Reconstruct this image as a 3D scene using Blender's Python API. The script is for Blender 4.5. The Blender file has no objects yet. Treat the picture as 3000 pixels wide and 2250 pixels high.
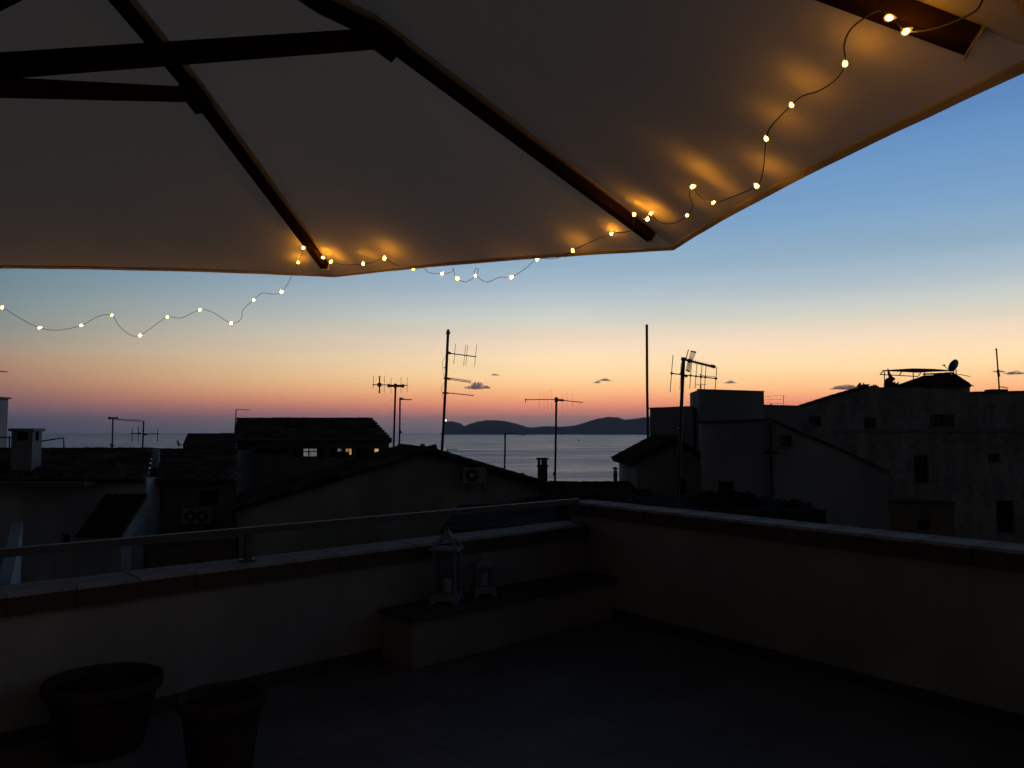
import bpy, bmesh, math, random
from mathutils import Vector, Matrix
from mathutils.bvhtree import BVHTree
from mathutils.geometry import tessellate_polygon
random.seed(7)
R = math.radians
scene = bpy.context.scene
col = scene.collection

# ------------------------------------------------------------------ camera
EYE = 1.65
FPX, PITCH = 2354.0, math.atan(141 / 2354.0)
cam_d = bpy.data.cameras.new('camera')
cam_d.sensor_width = 36
cam_d.lens = 36 * FPX / 3000
cam_d.clip_start = 0.05
cam_d.clip_end = 60000
cam = bpy.data.objects.new('camera', cam_d)
cam.location = (0, 0, EYE)
cam.rotation_euler = (math.pi / 2 + PITCH, 0, 0)
col.objects.link(cam)
scene.camera = cam

# ------------------------------------------------------------------ world: twilight sky after sunset
def s2l(c):
    return tuple((x / 255 / 12.92) if x / 255 <= 0.04045 else ((x / 255 + 0.055) / 1.055) ** 2.4 for x in c)
CP, SP = math.cos(PITCH), math.sin(PITCH)
def ray(u, v):
    x, z = (u - 1500) / FPX, (1125 - v) / FPX
    return Vector((x, CP - SP * z, SP + CP * z))
def elev(u, v):
    d = ray(u, v)
    return math.degrees(math.atan2(d.z, math.hypot(d.x, d.y)))
def P(u, v, Y):
    """the point in the place that lies Y metres ahead on the sight line (u, v)"""
    d = ray(u, v)
    return Vector((d.x * Y / d.y, Y, EYE + d.z * Y / d.y))

GLOW_AZ = 25.0
HAZE = 1.0e-4      # air density per metre
ramp_glow = [(elev(1590, v), c) for v, c in (
    (1262, (104, 96, 104)), (1240, (120, 104, 108)), (1222, (150, 110, 108)), (1203, (198, 124, 110)), (1182, (232, 148, 115)), (1155, (250, 178, 124)),
    (1122, (255, 205, 148)), (1090, (255, 219, 166)), (1050, (254, 222, 180)), (1010, (244, 217, 190)),
    (970, (224, 211, 190)), (930, (205, 207, 198)), (890, (188, 196, 198)), (850, (170, 187, 200)), (780, (146, 173, 194)))]
ramp_glow += [(14.5, (122, 160, 196)), (18, (104, 146, 193)), (21.5, (84, 126, 180)), (30, (46, 76, 120)), (45, (29, 42, 62)), (65, (20, 26, 36)), (90, (16, 20, 27))]
ramp_side = [(elev(30, v), c) for v, c in (
    (1262, (66, 71, 88)), (1240, (72, 74, 90)), (1215, (86, 79, 93)), (1190, (106, 87, 95)), (1162, (134, 100, 98)), (1130, (151, 111, 99)),
    (1090, (164, 126, 106)), (1050, (165, 134, 112)), (1010, (153, 142, 127)), (960, (138, 142, 135)),
    (900, (124, 139, 142)), (840, (114, 135, 144)), (780, (103, 131, 147)))]
ramp_side += [(15, (82, 112, 140)), (20, (66, 96, 132)), (30, (38, 58, 86)), (45, (26, 37, 53)), (65, (19, 25, 35)), (90, (16, 20, 27))]
ramp_back = [(0, (40, 38, 37)), (4, (40, 38, 37)), (9, (39, 37, 38)), (16, (33, 33, 35)), (30, (23, 25, 30)), (55, (18, 21, 27)), (90, (16, 20, 27))]

world = bpy.data.worlds.new('World')
scene.world = world
world.use_nodes = True
nt = world.node_tree
nt.nodes.clear()
def N(t, **kw):
    n = nt.nodes.new(t)
    for k, v in kw.items(): setattr(n, k, v)
    return n
def L(a, b): nt.links.new(a, b)
def M(op, a, b=None, clamp=False):
    n = N('ShaderNodeMath', operation=op)
    n.use_clamp = clamp
    for i, x in enumerate((a, b)):
        if x is None: continue
        if isinstance(x, (int, float)): n.inputs[i].default_value = x
        else: L(x, n.inputs[i])
    return n.outputs[0]
def build_world():
    tc = N('ShaderNodeTexCoord')
    nz = N('ShaderNodeVectorMath', operation='NORMALIZE'); L(tc.outputs['Generated'], nz.inputs[0])
    sep = N('ShaderNodeSeparateXYZ'); L(nz.outputs[0], sep.inputs[0])
    x, y, z = sep.outputs
    el = M('DIVIDE', M('ARCSINE', z), math.pi / 2, True)
    hor = M('SQRT', M('ADD', M('MULTIPLY', x, x), M('MULTIPLY', y, y)))
    g = M('ADD', M('MULTIPLY', x, math.sin(R(GLOW_AZ))), M('MULTIPLY', y, math.cos(R(GLOW_AZ))))
    ca = M('DIVIDE', g, M('MAXIMUM', hor, 1e-4))
    def ramp(stops, air):
        n = N('ShaderNodeValToRGB')
        e = n.color_ramp.elements
        for i, (a, c) in enumerate(stops):
            pos = max(0.0, min(1.0, a / 90))
            q = e[i] if i < 2 else e.new(pos)
            q.position = pos
            # clear-air colour behind the haze box that stands before the sky
            T = math.exp(-HAZE * min(9000, 157 / max(1e-3, math.sin(R(a)))))
            q.color = (*[max(.002, (x - h * (1 - T)) / T) for x, h in zip(s2l(c), air)], 1)
        L(el, n.inputs[0])
        return n.outputs[0]
    def rng(v, a, b):
        n = N('ShaderNodeMapRange', interpolation_type='LINEAR')
        L(v, n.inputs[0]); n.inputs[1].default_value = a; n.inputs[2].default_value = b
        return n.outputs[0]
    def mix(f, a, b):
        n = N('ShaderNodeMix', data_type='RGBA')
        L(f, n.inputs[0]); L(a, n.inputs[6]); L(b, n.inputs[7])
        return n.outputs[2]
    c1 = mix(rng(ca, 0.53, 0.93), ramp(ramp_side, (.022, .027, .038)), ramp(ramp_glow, (.032, .035, .046)))
    c2 = mix(rng(ca, -0.35, 0.55), ramp(ramp_back, (.010, .011, .013)), c1)
    mp = N('ShaderNodeMapping'); mp.inputs['Scale'].default_value = (2.2, 2.2, 26); L(nz.outputs[0], mp.inputs[0])
    no = N('ShaderNodeTexNoise'); no.inputs['Scale'].default_value = 1.6; no.inputs['Detail'].default_value = 5; L(mp.outputs[0], no.inputs['Vector'])
    st = N('ShaderNodeMapRange'); L(no.outputs['Fac'], st.inputs[0]); st.inputs[1].default_value = .3; st.inputs[2].default_value = .7; st.inputs[3].default_value = 1.0; st.inputs[4].default_value = 1.06
    bg = N('ShaderNodeBackground'); L(c2, bg.inputs[0]); L(st.outputs[0], bg.inputs[1])
    out = N('ShaderNodeOutputWorld'); L(bg.outputs[0], out.inputs[0])
build_world()
vs = scene.view_settings
vs.view_transform = 'Standard'; vs.look = 'None'; vs.gamma = 1; vs.exposure = 0; vs.use_curve_mapping = False
scene.cycles.max_bounces = 6
scene.cycles.transparent_max_bounces = 16
scene.cycles.sample_clamp_indirect = 3.0

# ------------------------------------------------------------------ materials
mats = {}
def mat(name, c, rough=0.85, var=0.18, scale=3.0, bump=0.15, bscale=40.0, metal=0.0, spec=0.0, stain=0.0):
    m = bpy.data.materials.new(name); m.use_nodes = True
    t = m.node_tree; b = t.nodes['Principled BSDF']
    b.inputs['Roughness'].default_value = rough
    b.inputs['Metallic'].default_value = metal
    b.inputs['Specular IOR Level'].default_value = spec
    tc = t.nodes.new('ShaderNodeTexCoord')
    n = t.nodes.new('ShaderNodeTexNoise'); n.inputs['Scale'].default_value = scale; n.inputs['Detail'].default_value = 6
    t.links.new(tc.outputs['Object'], n.inputs['Vector'])
    r = t.nodes.new('ShaderNodeValToRGB')
    r.color_ramp.elements[0].position = 0.3; r.color_ramp.elements[1].position = 0.7
    r.color_ramp.elements[0].color = (*[x * (1 - var) for x in c], 1)
    r.color_ramp.elements[1].color = (*[min(1, x * (1 + var)) for x in c], 1)
    t.links.new(n.outputs['Fac'], r.inputs[0])
    outc = r.outputs[0]
    if stain:
        n3 = t.nodes.new('ShaderNodeTexNoise'); n3.inputs['Scale'].default_value = scale * 0.35; n3.inputs['Detail'].default_value = 8
        mp = t.nodes.new('ShaderNodeMapping'); mp.inputs['Scale'].default_value = (1, 1, 0.35)
        t.links.new(tc.outputs['Object'], mp.inputs[0]); t.links.new(mp.outputs[0], n3.inputs['Vector'])
        r3 = t.nodes.new('ShaderNodeValToRGB'); r3.color_ramp.elements[0].position = 0.42; r3.color_ramp.elements[1].position = 0.62
        r3.color_ramp.elements[0].color = (1 - stain,) * 3 + (1,); r3.color_ramp.elements[1].color = (1, 1, 1, 1)
        t.links.new(n3.outputs['Fac'], r3.inputs[0])
        mx = t.nodes.new('ShaderNodeMix'); mx.data_type = 'RGBA'; mx.blend_type = 'MULTIPLY'; mx.inputs[0].default_value = 1
        t.links.new(outc, mx.inputs[6]); t.links.new(r3.outputs[0], mx.inputs[7]); outc = mx.outputs[2]
    t.links.new(outc, b.inputs['Base Color'])
    if bump:
        n2 = t.nodes.new('ShaderNodeTexNoise'); n2.inputs['Scale'].default_value = bscale; n2.inputs['Detail'].default_value = 4
        t.links.new(tc.outputs['Object'], n2.inputs['Vector'])
        bp = t.nodes.new('ShaderNodeBump'); bp.inputs['Strength'].default_value = bump; bp.inputs['Distance'].default_value = 0.02
        t.links.new(n2.outputs['Fac'], bp.inputs['Height']); t.links.new(bp.outputs[0], b.inputs['Normal'])
    mats[name] = m
    return m
def joints_on(m, size, rot, off):
    t = m.node_tree; b = t.nodes['Principled BSDF']
    tc = t.nodes.new('ShaderNodeTexCoord'); mp = t.nodes.new('ShaderNodeMapping')
    mp.inputs['Rotation'].default_value = (0, 0, rot); mp.inputs['Location'].default_value = off
    t.links.new(tc.outputs['Object'], mp.inputs[0])
    br = t.nodes.new('ShaderNodeTexBrick'); br.offset = 0; br.inputs['Scale'].default_value = 1
    br.inputs['Brick Width'].default_value = size; br.inputs['Row Height'].default_value = size; br.inputs['Mortar Size'].default_value = .004
    br.inputs['Color1'].default_value = (1, 1, 1, 1); br.inputs['Color2'].default_value = (.86, .86, .86, 1); br.inputs['Mortar'].default_value = (.62, .62, .62, 1)
    t.links.new(mp.outputs[0], br.inputs['Vector'])
    src = b.inputs['Base Color'].links[0].from_socket
    mx = t.nodes.new('ShaderNodeMix'); mx.data_type = 'RGBA'; mx.blend_type = 'MULTIPLY'; mx.inputs[0].default_value = 1
    t.links.new(src, mx.inputs[6]); t.links.new(br.outputs['Color'], mx.inputs[7]); t.links.new(mx.outputs[2], b.inputs['Base Color'])
def emit(name, c, s, var=0.0):
    m = bpy.data.materials.new(name); m.use_nodes = True
    t = m.node_tree; t.nodes.clear()
    e = t.nodes.new('ShaderNodeEmission'); e.inputs[0].default_value = (*c, 1); e.inputs[1].default_value = s
    if var:
        n = t.nodes.new('ShaderNodeTexNoise'); n.inputs['Scale'].default_value = 5
        tc = t.nodes.new('ShaderNodeTexCoord'); t.links.new(tc.outputs['Object'], n.inputs['Vector'])
        mm = t.nodes.new('ShaderNodeMapRange'); mm.inputs[1].default_value = .35; mm.inputs[2].default_value = .65
        mm.inputs[3].default_value = s * (1 - var); mm.inputs[4].default_value = s * (1 + var)
        t.links.new(n.outputs['Fac'], mm.inputs[0]); t.links.new(mm.outputs[0], e.inputs[1])
    o = t.nodes.new('ShaderNodeOutputMaterial'); t.links.new(e.outputs[0], o.inputs[0])
    mats[name] = m
    return m
mat('plaster_terrace', (0.35, 0.31, 0.27), var=0.12, scale=2.2, bump=0.35, bscale=60, stain=0.25)
mat('bench_slab', (0.09, 0.075, 0.065), rough=0.6)
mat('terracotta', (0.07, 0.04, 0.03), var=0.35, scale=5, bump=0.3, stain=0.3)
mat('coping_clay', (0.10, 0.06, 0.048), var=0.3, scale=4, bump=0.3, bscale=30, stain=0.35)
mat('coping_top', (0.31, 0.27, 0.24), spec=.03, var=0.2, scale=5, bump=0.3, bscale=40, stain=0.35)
mat('bitumen', (0.05, 0.05, 0.052), var=.3, scale=2, stain=.3)
mat('roof_clay', (0.15, 0.095, 0.068), var=0.5, scale=2.4, bump=0.3, stain=0.45)
mat('floor_tile', (0.19, 0.165, 0.14), spec=.06, var=0.15, scale=2.5, rough=0.6, bump=0.1, stain=0.2)
joints_on(mats['floor_tile'], .33, math.atan2(.814, .5807), (.1, .1, 0))
mat('skirting', (0.07, 0.065, 0.06), rough=0.5, bump=0)
mat('plaster_white', (0.62, 0.62, 0.60), var=0.1, scale=1.2, stain=0.35, bscale=20)
mat('plaster_grey', (0.46, 0.45, 0.43), var=0.12, scale=1.0, stain=0.35, bscale=20)
mat('plaster_cream', (0.42, 0.37, 0.28), var=0.12, scale=1.0, stain=0.4, bscale=20)
mat('plaster_ochre', (0.32, 0.22, 0.14), var=0.15, scale=1.0, stain=0.35, bscale=20)
mat('plaster_dark', (0.22, 0.205, 0.18), var=0.15, scale=1.0, stain=0.4, bscale=20)
mat('stone_rubble', (0.45, 0.42, 0.37), var=0.22, scale=3.5, stain=0.35, bump=0.6, bscale=6)
mat('asphalt', (0.05, 0.05, 0.05), scale=0.4)
mat('steel_dark', (0.05, 0.05, 0.053), rough=0.45, metal=0.6, bump=0, spec=0.5)
mat('rail_metal', (0.09, 0.085, 0.08), spec=.08, rough=0.6, metal=0.0, bump=0)
mat('alu', (0.28, 0.28, 0.29), rough=0.4, metal=0.7, bump=0)
mat('wood_dark', (0.024, 0.011, 0.007), rough=0.6, var=0.4, scale=9, bump=0.1)
mat('white_metal', (0.24, 0.245, 0.25), rough=0.5, var=0.06, bump=0)
mat('white_plastic', (0.68, 0.68, 0.66), rough=0.5, var=0.06, bump=0)
mat('ac_casing', (0.34, 0.34, 0.33), rough=.5, var=.1, stain=.3, bump=0)
mat('black_plastic', (0.03, 0.03, 0.03), rough=0.5, bump=0)
mat('shutter_green', (0.05, 0.07, 0.06), rough=0.6, bump=0)
mat('frame_dark', (0.06, 0.05, 0.045), rough=0.6, bump=0)
mat('pane_dark', (0.012, 0.013, 0.015), rough=0.08, var=0, bump=0, spec=0.5)
mat('soil', (0.03, 0.022, 0.017), var=0.4, scale=30, bump=0.8, bscale=60)
mat('leaf', (0.05, 0.075, 0.03), rough=0.6, var=0.4, scale=6, bump=0)
mat('cactus_green', (0.05, 0.08, 0.045), rough=0.6, bump=0)
mat('canvas_dark', (0.12, 0.09, 0.07), var=0.2, bump=0.1)
mat('concrete', (0.28, 0.27, 0.26), var=0.15, scale=4, bump=0.3)
mat('cable_rubber', (0.10, 0.095, 0.09), rough=0.5, bump=0)
mat('headland_rock', (0.13, 0.13, 0.105), var=0.3, scale=0.004, bump=0)
emit('blind_light', (0.78, 0.80, 0.80), 0.14, 0.3)
emit('lamp_orange', (1.0, 0.36, 0.09), 0.30, 0.4)
emit('lamp_yellow', (1.0, 0.58, 0.20), 0.45, 0.25)
emit('beacon', (1.0, 0.85, 0.55), 6.0)
emit('fairy_core', (1.0, 0.41, 0.02), 390.0)
def special():
    # canvas of the parasol: cloth that lets some of the sky through, with a weave
    m = bpy.data.materials.new('canvas'); m.use_nodes = True; t = m.node_tree; t.nodes.clear()
    tc = t.nodes.new('ShaderNodeTexCoord')
    n = t.nodes.new('ShaderNodeTexNoise'); n.inputs['Scale'].default_value = 3; n.inputs['Detail'].default_value = 7
    t.links.new(tc.outputs['Object'], n.inputs['Vector'])
    r = t.nodes.new('ShaderNodeValToRGB')
    r.color_ramp.elements[0].position = .3; r.color_ramp.elements[1].position = .7
    r.color_ramp.elements[0].color = (.47, .40, .315, 1); r.color_ramp.elements[1].color = (.57, .49, .39, 1)
    t.links.new(n.outputs['Fac'], r.inputs[0])
    w = t.nodes.new('ShaderNodeTexNoise'); w.inputs['Scale'].default_value = 350; w.inputs['Detail'].default_value = 2
    t.links.new(tc.outputs['Object'], w.inputs['Vector'])
    bp = t.nodes.new('ShaderNodeBump'); bp.inputs['Strength'].default_value = .25; bp.inputs['Distance'].default_value = .002
    t.links.new(w.outputs['Fac'], bp.inputs['Height'])
    w2 = t.nodes.new('ShaderNodeTexNoise'); w2.inputs['Scale'].default_value = 5; w2.inputs['Detail'].default_value = 3
    mp = t.nodes.new('ShaderNodeMapping'); mp.inputs['Scale'].default_value = (1, .35, 1); mp.inputs['Rotation'].default_value = (0, 0, .6)
    t.links.new(tc.outputs['Object'], mp.inputs[0]); t.links.new(mp.outputs[0], w2.inputs['Vector'])
    bp2 = t.nodes.new('ShaderNodeBump'); bp2.inputs['Strength'].default_value = .35; bp2.inputs['Distance'].default_value = .02
    t.links.new(w2.outputs['Fac'], bp2.inputs['Height']); t.links.new(bp2.outputs[0], bp.inputs['Normal'])
    d = t.nodes.new('ShaderNodeBsdfDiffuse'); tr = t.nodes.new('ShaderNodeBsdfTranslucent')
    t.links.new(r.outputs[0], d.inputs[0]); tr.inputs[0].default_value = (.68, .525, .36, 1)
    t.links.new(bp.outputs[0], d.inputs['Normal'])
    mx = t.nodes.new('ShaderNodeMixShader'); mx.inputs[0].default_value = .5
    t.links.new(d.outputs[0], mx.inputs[1]); t.links.new(tr.outputs[0], mx.inputs[2])
    o = t.nodes.new('ShaderNodeOutputMaterial'); t.links.new(mx.outputs[0], o.inputs[0])
    mats['canvas'] = m
    # added see-through shell, its orange emission paints a lens halo round each fairy light
    m = bpy.data.materials.new('halo_glow'); m.use_nodes = True; t = m.node_tree; t.nodes.clear()
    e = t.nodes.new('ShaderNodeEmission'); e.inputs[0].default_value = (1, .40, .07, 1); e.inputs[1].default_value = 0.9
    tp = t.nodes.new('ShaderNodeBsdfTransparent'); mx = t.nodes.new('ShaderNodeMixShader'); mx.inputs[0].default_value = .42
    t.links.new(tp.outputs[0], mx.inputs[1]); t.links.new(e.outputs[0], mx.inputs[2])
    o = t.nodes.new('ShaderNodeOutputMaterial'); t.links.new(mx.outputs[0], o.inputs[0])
    mats['halo_glow'] = m
    # lantern glass
    m = bpy.data.materials.new('lantern_glass'); m.use_nodes = True; t = m.node_tree; t.nodes.clear()
    g = t.nodes.new('ShaderNodeBsdfGlossy'); g.inputs['Roughness'].default_value = .05
    tp = t.nodes.new('ShaderNodeBsdfTransparent'); tp.inputs[0].default_value = (.9, .92, .92, 1)
    mx = t.nodes.new('ShaderNodeMixShader'); mx.inputs[0].default_value = .1
    t.links.new(tp.outputs[0], mx.inputs[1]); t.links.new(g.outputs[0], mx.inputs[2])
    o = t.nodes.new('ShaderNodeOutputMaterial'); t.links.new(mx.outputs[0], o.inputs[0])
    mats['lantern_glass'] = m
    # sea
    m = bpy.data.materials.new('sea_water'); m.use_nodes = True; t = m.node_tree
    b = t.nodes['Principled BSDF']; b.inputs['Base Color'].default_value = (.05, .15, .24, 1)
    b.inputs['Roughness'].default_value = .34; b.inputs['IOR'].default_value = 1.33
    tc = t.nodes.new('ShaderNodeTexCoord')
    mp = t.nodes.new('ShaderNodeMapping'); mp.inputs['Scale'].default_value = (.35, 1, 1)
    t.links.new(tc.outputs['Object'], mp.inputs[0])
    n = t.nodes.new('ShaderNodeTexNoise'); n.inputs['Scale'].default_value = .12; n.inputs['Detail'].default_value = 6; n.inputs['Roughness'].default_value = .62
    t.links.new(mp.outputs[0], n.inputs['Vector'])
    bp = t.nodes.new('ShaderNodeBump'); bp.inputs['Strength'].default_value = .9; bp.inputs['Distance'].default_value = 2.6
    t.links.new(n.outputs['Fac'], bp.inputs['Height']); t.links.new(bp.outputs[0], b.inputs['Normal'])
    # wind lanes: rougher and smoother streaks of water
    mp2 = t.nodes.new('ShaderNodeMapping'); mp2.inputs['Scale'].default_value = (.25, 1, 1); t.links.new(tc.outputs['Object'], mp2.inputs[0])
    n2 = t.nodes.new('ShaderNodeTexNoise'); n2.inputs['Scale'].default_value = .035; n2.inputs['Detail'].default_value = 7; n2.inputs['Roughness'].default_value = .7
    t.links.new(mp2.outputs[0], n2.inputs['Vector'])
    rr_ = t.nodes.new('ShaderNodeMapRange'); rr_.inputs[1].default_value = .35; rr_.inputs[2].default_value = .65; rr_.inputs[3].default_value = .22; rr_.inputs[4].default_value = .42
    t.links.new(n2.outputs['Fac'], rr_.inputs[0]); t.links.new(rr_.outputs[0], b.inputs['Roughness'])
    mats['sea_water'] = m
    # cloud: thin lumps of droplets that pass the light behind them
    m = bpy.data.materials.new('cloud_droplets'); m.use_nodes = True; t = m.node_tree; t.nodes.clear()
    d = t.nodes.new('ShaderNodeBsdfDiffuse'); d.inputs[0].default_value = (.8, .8, .82, 1)
    tr = t.nodes.new('ShaderNodeBsdfTranslucent'); tr.inputs[0].default_value = (.60, .70, .88, 1)
    mx = t.nodes.new('ShaderNodeMixShader'); mx.inputs[0].default_value = .85
    t.links.new(d.outputs[0], mx.inputs[1]); t.links.new(tr.outputs[0], mx.inputs[2])
    tp = t.nodes.new('ShaderNodeBsdfTransparent'); m2 = t.nodes.new('ShaderNodeMixShader'); m2.inputs[0].default_value = .32
    t.links.new(tp.outputs[0], m2.inputs[1]); t.links.new(mx.outputs[0], m2.inputs[2])
    o = t.nodes.new('ShaderNodeOutputMaterial'); t.links.new(m2.outputs[0], o.inputs[0])
    mats['cloud_droplets'] = m
special()

# ------------------------------------------------------------------ helpers
base_of = {}
def tag(o, label=None, cat=None, group=None, kind=None):
    if label: o['label'] = label
    if cat: o['category'] = cat
    if group: o['group'] = group
    if kind: o['kind'] = kind
    return o
def thing(name, loc, label, cat, group=None):
    o = bpy.data.objects.new(name, None)
    o.empty_display_size = 0.2
    o.location = loc
    col.objects.link(o)
    base_of[o] = Vector(loc)
    return tag(o, label, cat, group)
class MB:
    def __init__(s): s.v, s.f = [], []
    def add(s, vs, fs):
        k = len(s.v); s.v += [Vector(a) for a in vs]; s.f += [tuple(i + k for i in f) for f in fs]
    def quad(s, a, b, c, d): s.add((a, b, c, d), ((0, 1, 2, 3),))
    def hexa(s, lo, hi):
        n = len(lo)
        s.add(list(lo) + list(hi), [tuple(range(n))[::-1], tuple(range(n, 2 * n))] + [(i, (i + 1) % n, n + (i + 1) % n, n + i) for i in range(n)])
    def box(s, o, x, y, z):
        """box with corner o and edge vectors x, y, z"""
        o, x, y, z = map(Vector, (o, x, y, z))
        s.hexa((o, o + x, o + x + y, o + y), (o + z, o + x + z, o + x + y + z, o + y + z))
    def cbox(s, c, sx, sy, sz, X=(1, 0, 0), Y=(0, 1, 0), Z=(0, 0, 1)):
        X, Y, Z = Vector(X) * sx, Vector(Y) * sy, Vector(Z) * sz
        s.box(Vector(c) - X / 2 - Y / 2 - Z / 2, X, Y, Z)
    def bar(s, a, b, w, h, up=(0, 0, 1)):
        a, b = Vector(a), Vector(b); d = (b - a).normalized()
        x = d.cross(Vector(up))
        if x.length < 1e-5: x = d.cross(Vector((1, 0, 0)))
        x.normalize(); z = x.cross(d)
        s.box(a - x * w / 2 - z * h / 2, x * w, z * h, b - a)
    def tube(s, pts, r, n=8, r2=None, cap=True):
        pts = [Vector(p) for p in pts]; rings = []
        k0 = len(s.v); m = len(pts)
        prev = None
        for i, p in enumerate(pts):
            d = (pts[min(i + 1, m - 1)] - pts[max(i - 1, 0)]).normalized()
            if prev is None:
                x = d.cross(Vector((0, 0, 1)))
                if x.length < .05: x = d.cross(Vector((0, 1, 0)))
            else:
                x = prev - d * prev.dot(d)
            x.normalize(); prev = x.copy(); y = d.cross(x)
            rr = r if r2 is None else r + (r2 - r) * i / (m - 1)
            for j in range(n):
                a = 2 * math.pi * j / n
                s.v.append(p + x * math.cos(a) * rr + y * math.sin(a) * rr)
        for i in range(m - 1):
            for j in range(n):
                a, b = k0 + i * n + j, k0 + i * n + (j + 1) % n
                s.f.append((a, b, b + n, a + n))
        if cap:
            s.f.append(tuple(range(k0, k0 + n))[::-1]); s.f.append(tuple(range(k0 + (m - 1) * n, k0 + m * n)))
    def lathe(s, c, prof, n=32, axis=None):
        c = Vector(c); k0 = len(s.v)
        Mx = axis or Matrix.Identity(3)
        for r, z in prof:
            for j in range(n):
                a = 2 * math.pi * j / n
                s.v.append(c + Mx @ Vector((r * math.cos(a), r * math.sin(a), z)))
        for i in range(len(prof) - 1):
            for j in range(n):
                a, b = k0 + i * n + j, k0 + i * n + (j + 1) % n
                s.f.append((a, b, b + n, a + n))
    def build(s, name, m, parent=None, smooth=False, kind=None, label=None):
        root = parent
        while root is not None and root.parent is not None: root = root.parent
        off = base_of.get(root, Vector((0, 0, 0)))
        me = bpy.data.meshes.new(name)
        me.from_pydata([tuple(v - off) for v in s.v], [], s.f)
        bm = bmesh.new(); bm.from_mesh(me)
        bmesh.ops.recalc_face_normals(bm, faces=bm.faces); bm.to_mesh(me); bm.free()
        me.materials.append(mats[m])
        if smooth: me.shade_smooth()
        o = bpy.data.objects.new(name, me)
        col.objects.link(o)
        if parent is not None: o.parent = parent
        if kind: o['kind'] = kind
        if label: o['label'] = label
        return o
def copies(proto, places, parent):
    for Mx in places:
        c = proto.copy(); col.objects.link(c); c.parent = parent; c.matrix_local = Mx
GROUND = -9.0
Z3 = Vector((0, 0, 1))

def poly_wall(mb, outer, holes, O, U, nrm, depth=0.22):
    """wall face in plane (O, U, Z) from 2-D outline with rectangular openings; reveals go inwards"""
    loops = [[Vector((a, b, 0)) for a, b in outer]]
    for x0, x1, z0, z1 in holes: loops.append([Vector(q + (0,)) for q in ((x0, z0), (x1, z0), (x1, z1), (x0, z1))])
    flat = [q for l in loops for q in l]
    W = lambda q, d=0: O + U * q.x + Z3 * q.y - nrm * d
    mb.add([W(q) for q in flat], [tuple(t) for t in tessellate_polygon(loops)])
    for l in loops[1:]:
        for i in range(4):
            a, b = l[i], l[(i + 1) % 4]
            mb.quad(W(a), W(b), W(b, depth), W(a, depth))
def window(parent, h, O, U, nrm, depth=0.22, frame='frame_dark', lit=None, shutter=None, bars=False, sill=True, mull=True):
    x0, x1, z0, z1 = h
    W = lambda x, z, d: O + U * x + Z3 * z - nrm * d
    fw = 0.05; m = MB()
    def b(xa, xb, za, zb, d0, d1): m.box(W(xa, za, d1), U * (xb - xa), nrm * (d1 - d0), Z3 * (zb - za))
    d0, d1 = depth - .10, depth - .04
    e = .002
    b(x0 + e, x0 + fw, z0 + e, z1 - e, d0, d1); b(x1 - fw, x1 - e, z0 + e, z1 - e, d0, d1)
    b(x0 + fw, x1 - fw, z0 + e, z0 + fw, d0, d1); b(x0 + fw, x1 - fw, z1 - fw, z1 - e, d0, d1)
    if mull: b((x0 + x1) / 2 - .025, (x0 + x1) / 2 + .025, z0 + fw, z1 - fw, d0, d1)
    f = m.build('window', frame, parent)
    p = MB(); p.box(W(x0 + e, z0 + e, depth), U * (x1 - x0 - 2 * e), nrm * .025, Z3 * (z1 - z0 - 2 * e)); p.build('pane', 'pane_dark', f)
    if lit:
        for (a, bb, c, d, mm, nm) in lit:
            q = MB(); q.box(W(a, c, depth - .03), U * (bb - a), nrm * .004, Z3 * (d - c)); q.build(nm, mm, f)
    if shutter:
        for sd in shutter:
            q = MB(); w = (x1 - x0) / 2
            xa = x0 - w - .02 if sd < 0 else x1 + .02
            q.box(W(xa, z0, -.01), U * w, nrm * .035, Z3 * (z1 - z0))
            for k in range(9):
                zz = z0 + (z1 - z0) * (k + .5) / 9
                q.box(W(xa + .05, zz, -.045), U * (w - .1), nrm * .012, Z3 * .04)
            q.build('shutter', 'shutter_green', f)
    if bars:
        q = MB()
        for k in range(5):
            xx = x0 + (x1 - x0) * (k + .5) / 5
            q.tube([W(xx, z0 + .01, .04), W(xx, z1 - .01, .04)], .012, 5)
        q.tube([W(x0 + .01, (z0 + z1) / 2, .04), W(x1 - .01, (z0 + z1) / 2, .04)], .012, 5)
        q.build('grille', 'steel_dark', f)
    if sill:
        q = MB(); q.box(W(x0 - .08, z0 - .07, 0), U * (x1 - x0 + .16), nrm * .08, Z3 * .06); q.build('sill', 'concrete', f)
    return f
def tiled(parent, E, A, S, length, lo, hi, pitch=.21, course=.36, name='roof_tiles', m='roof_clay', slab=True):
    """clay pantile field: E = eave start, A = unit vector along eave, S = unit vector up the slope; lo/hi give the slope range at a"""
    n = A.cross(S).normalized()
    if n.z < 0: n = -n
    mb = MB(); prof = (0.0, .042, .06, .042)
    nc = max(1, int(length / pitch)); pt = length / nc
    for c in range(nc):
        ac = (c + .5) * pt
        l0, l1 = lo(ac), hi(ac)
        if l1 - l0 < .05: continue
        nk = max(1, int(math.ceil((l1 - l0) / course)))
        jit = random.uniform(-.012, .012)
        for k in range(nk):
            s0 = l0 + k * course; s1 = min(l1, s0 + course * 1.08)
            if s1 - s0 < .03: continue
            hb = .028 + random.uniform(-.008, .010)
            row = []
            for j in range(5):
                h = prof[j % 4]
                row.append((c * pt + j * pt / 4, h))
            vs_ = [E + A * a + S * (s0 + jit) + n * (h + hb) for a, h in row] + [E + A * a + S * s1 + n * (h + .004) for a, h in row]
            vs_ += [E + A * a + S * (s0 + jit) + n * (h * .3) for a, h in row]
            fs = [(i, i + 1, i + 6, i + 5) for i in range(4)] + [(i, i + 1, i + 11, i + 10) for i in range(4)]
            mb.add(vs_, fs)
    o = mb.build(name, m, parent, kind='stuff')
    return o
_ridge_mesh = {}
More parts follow.
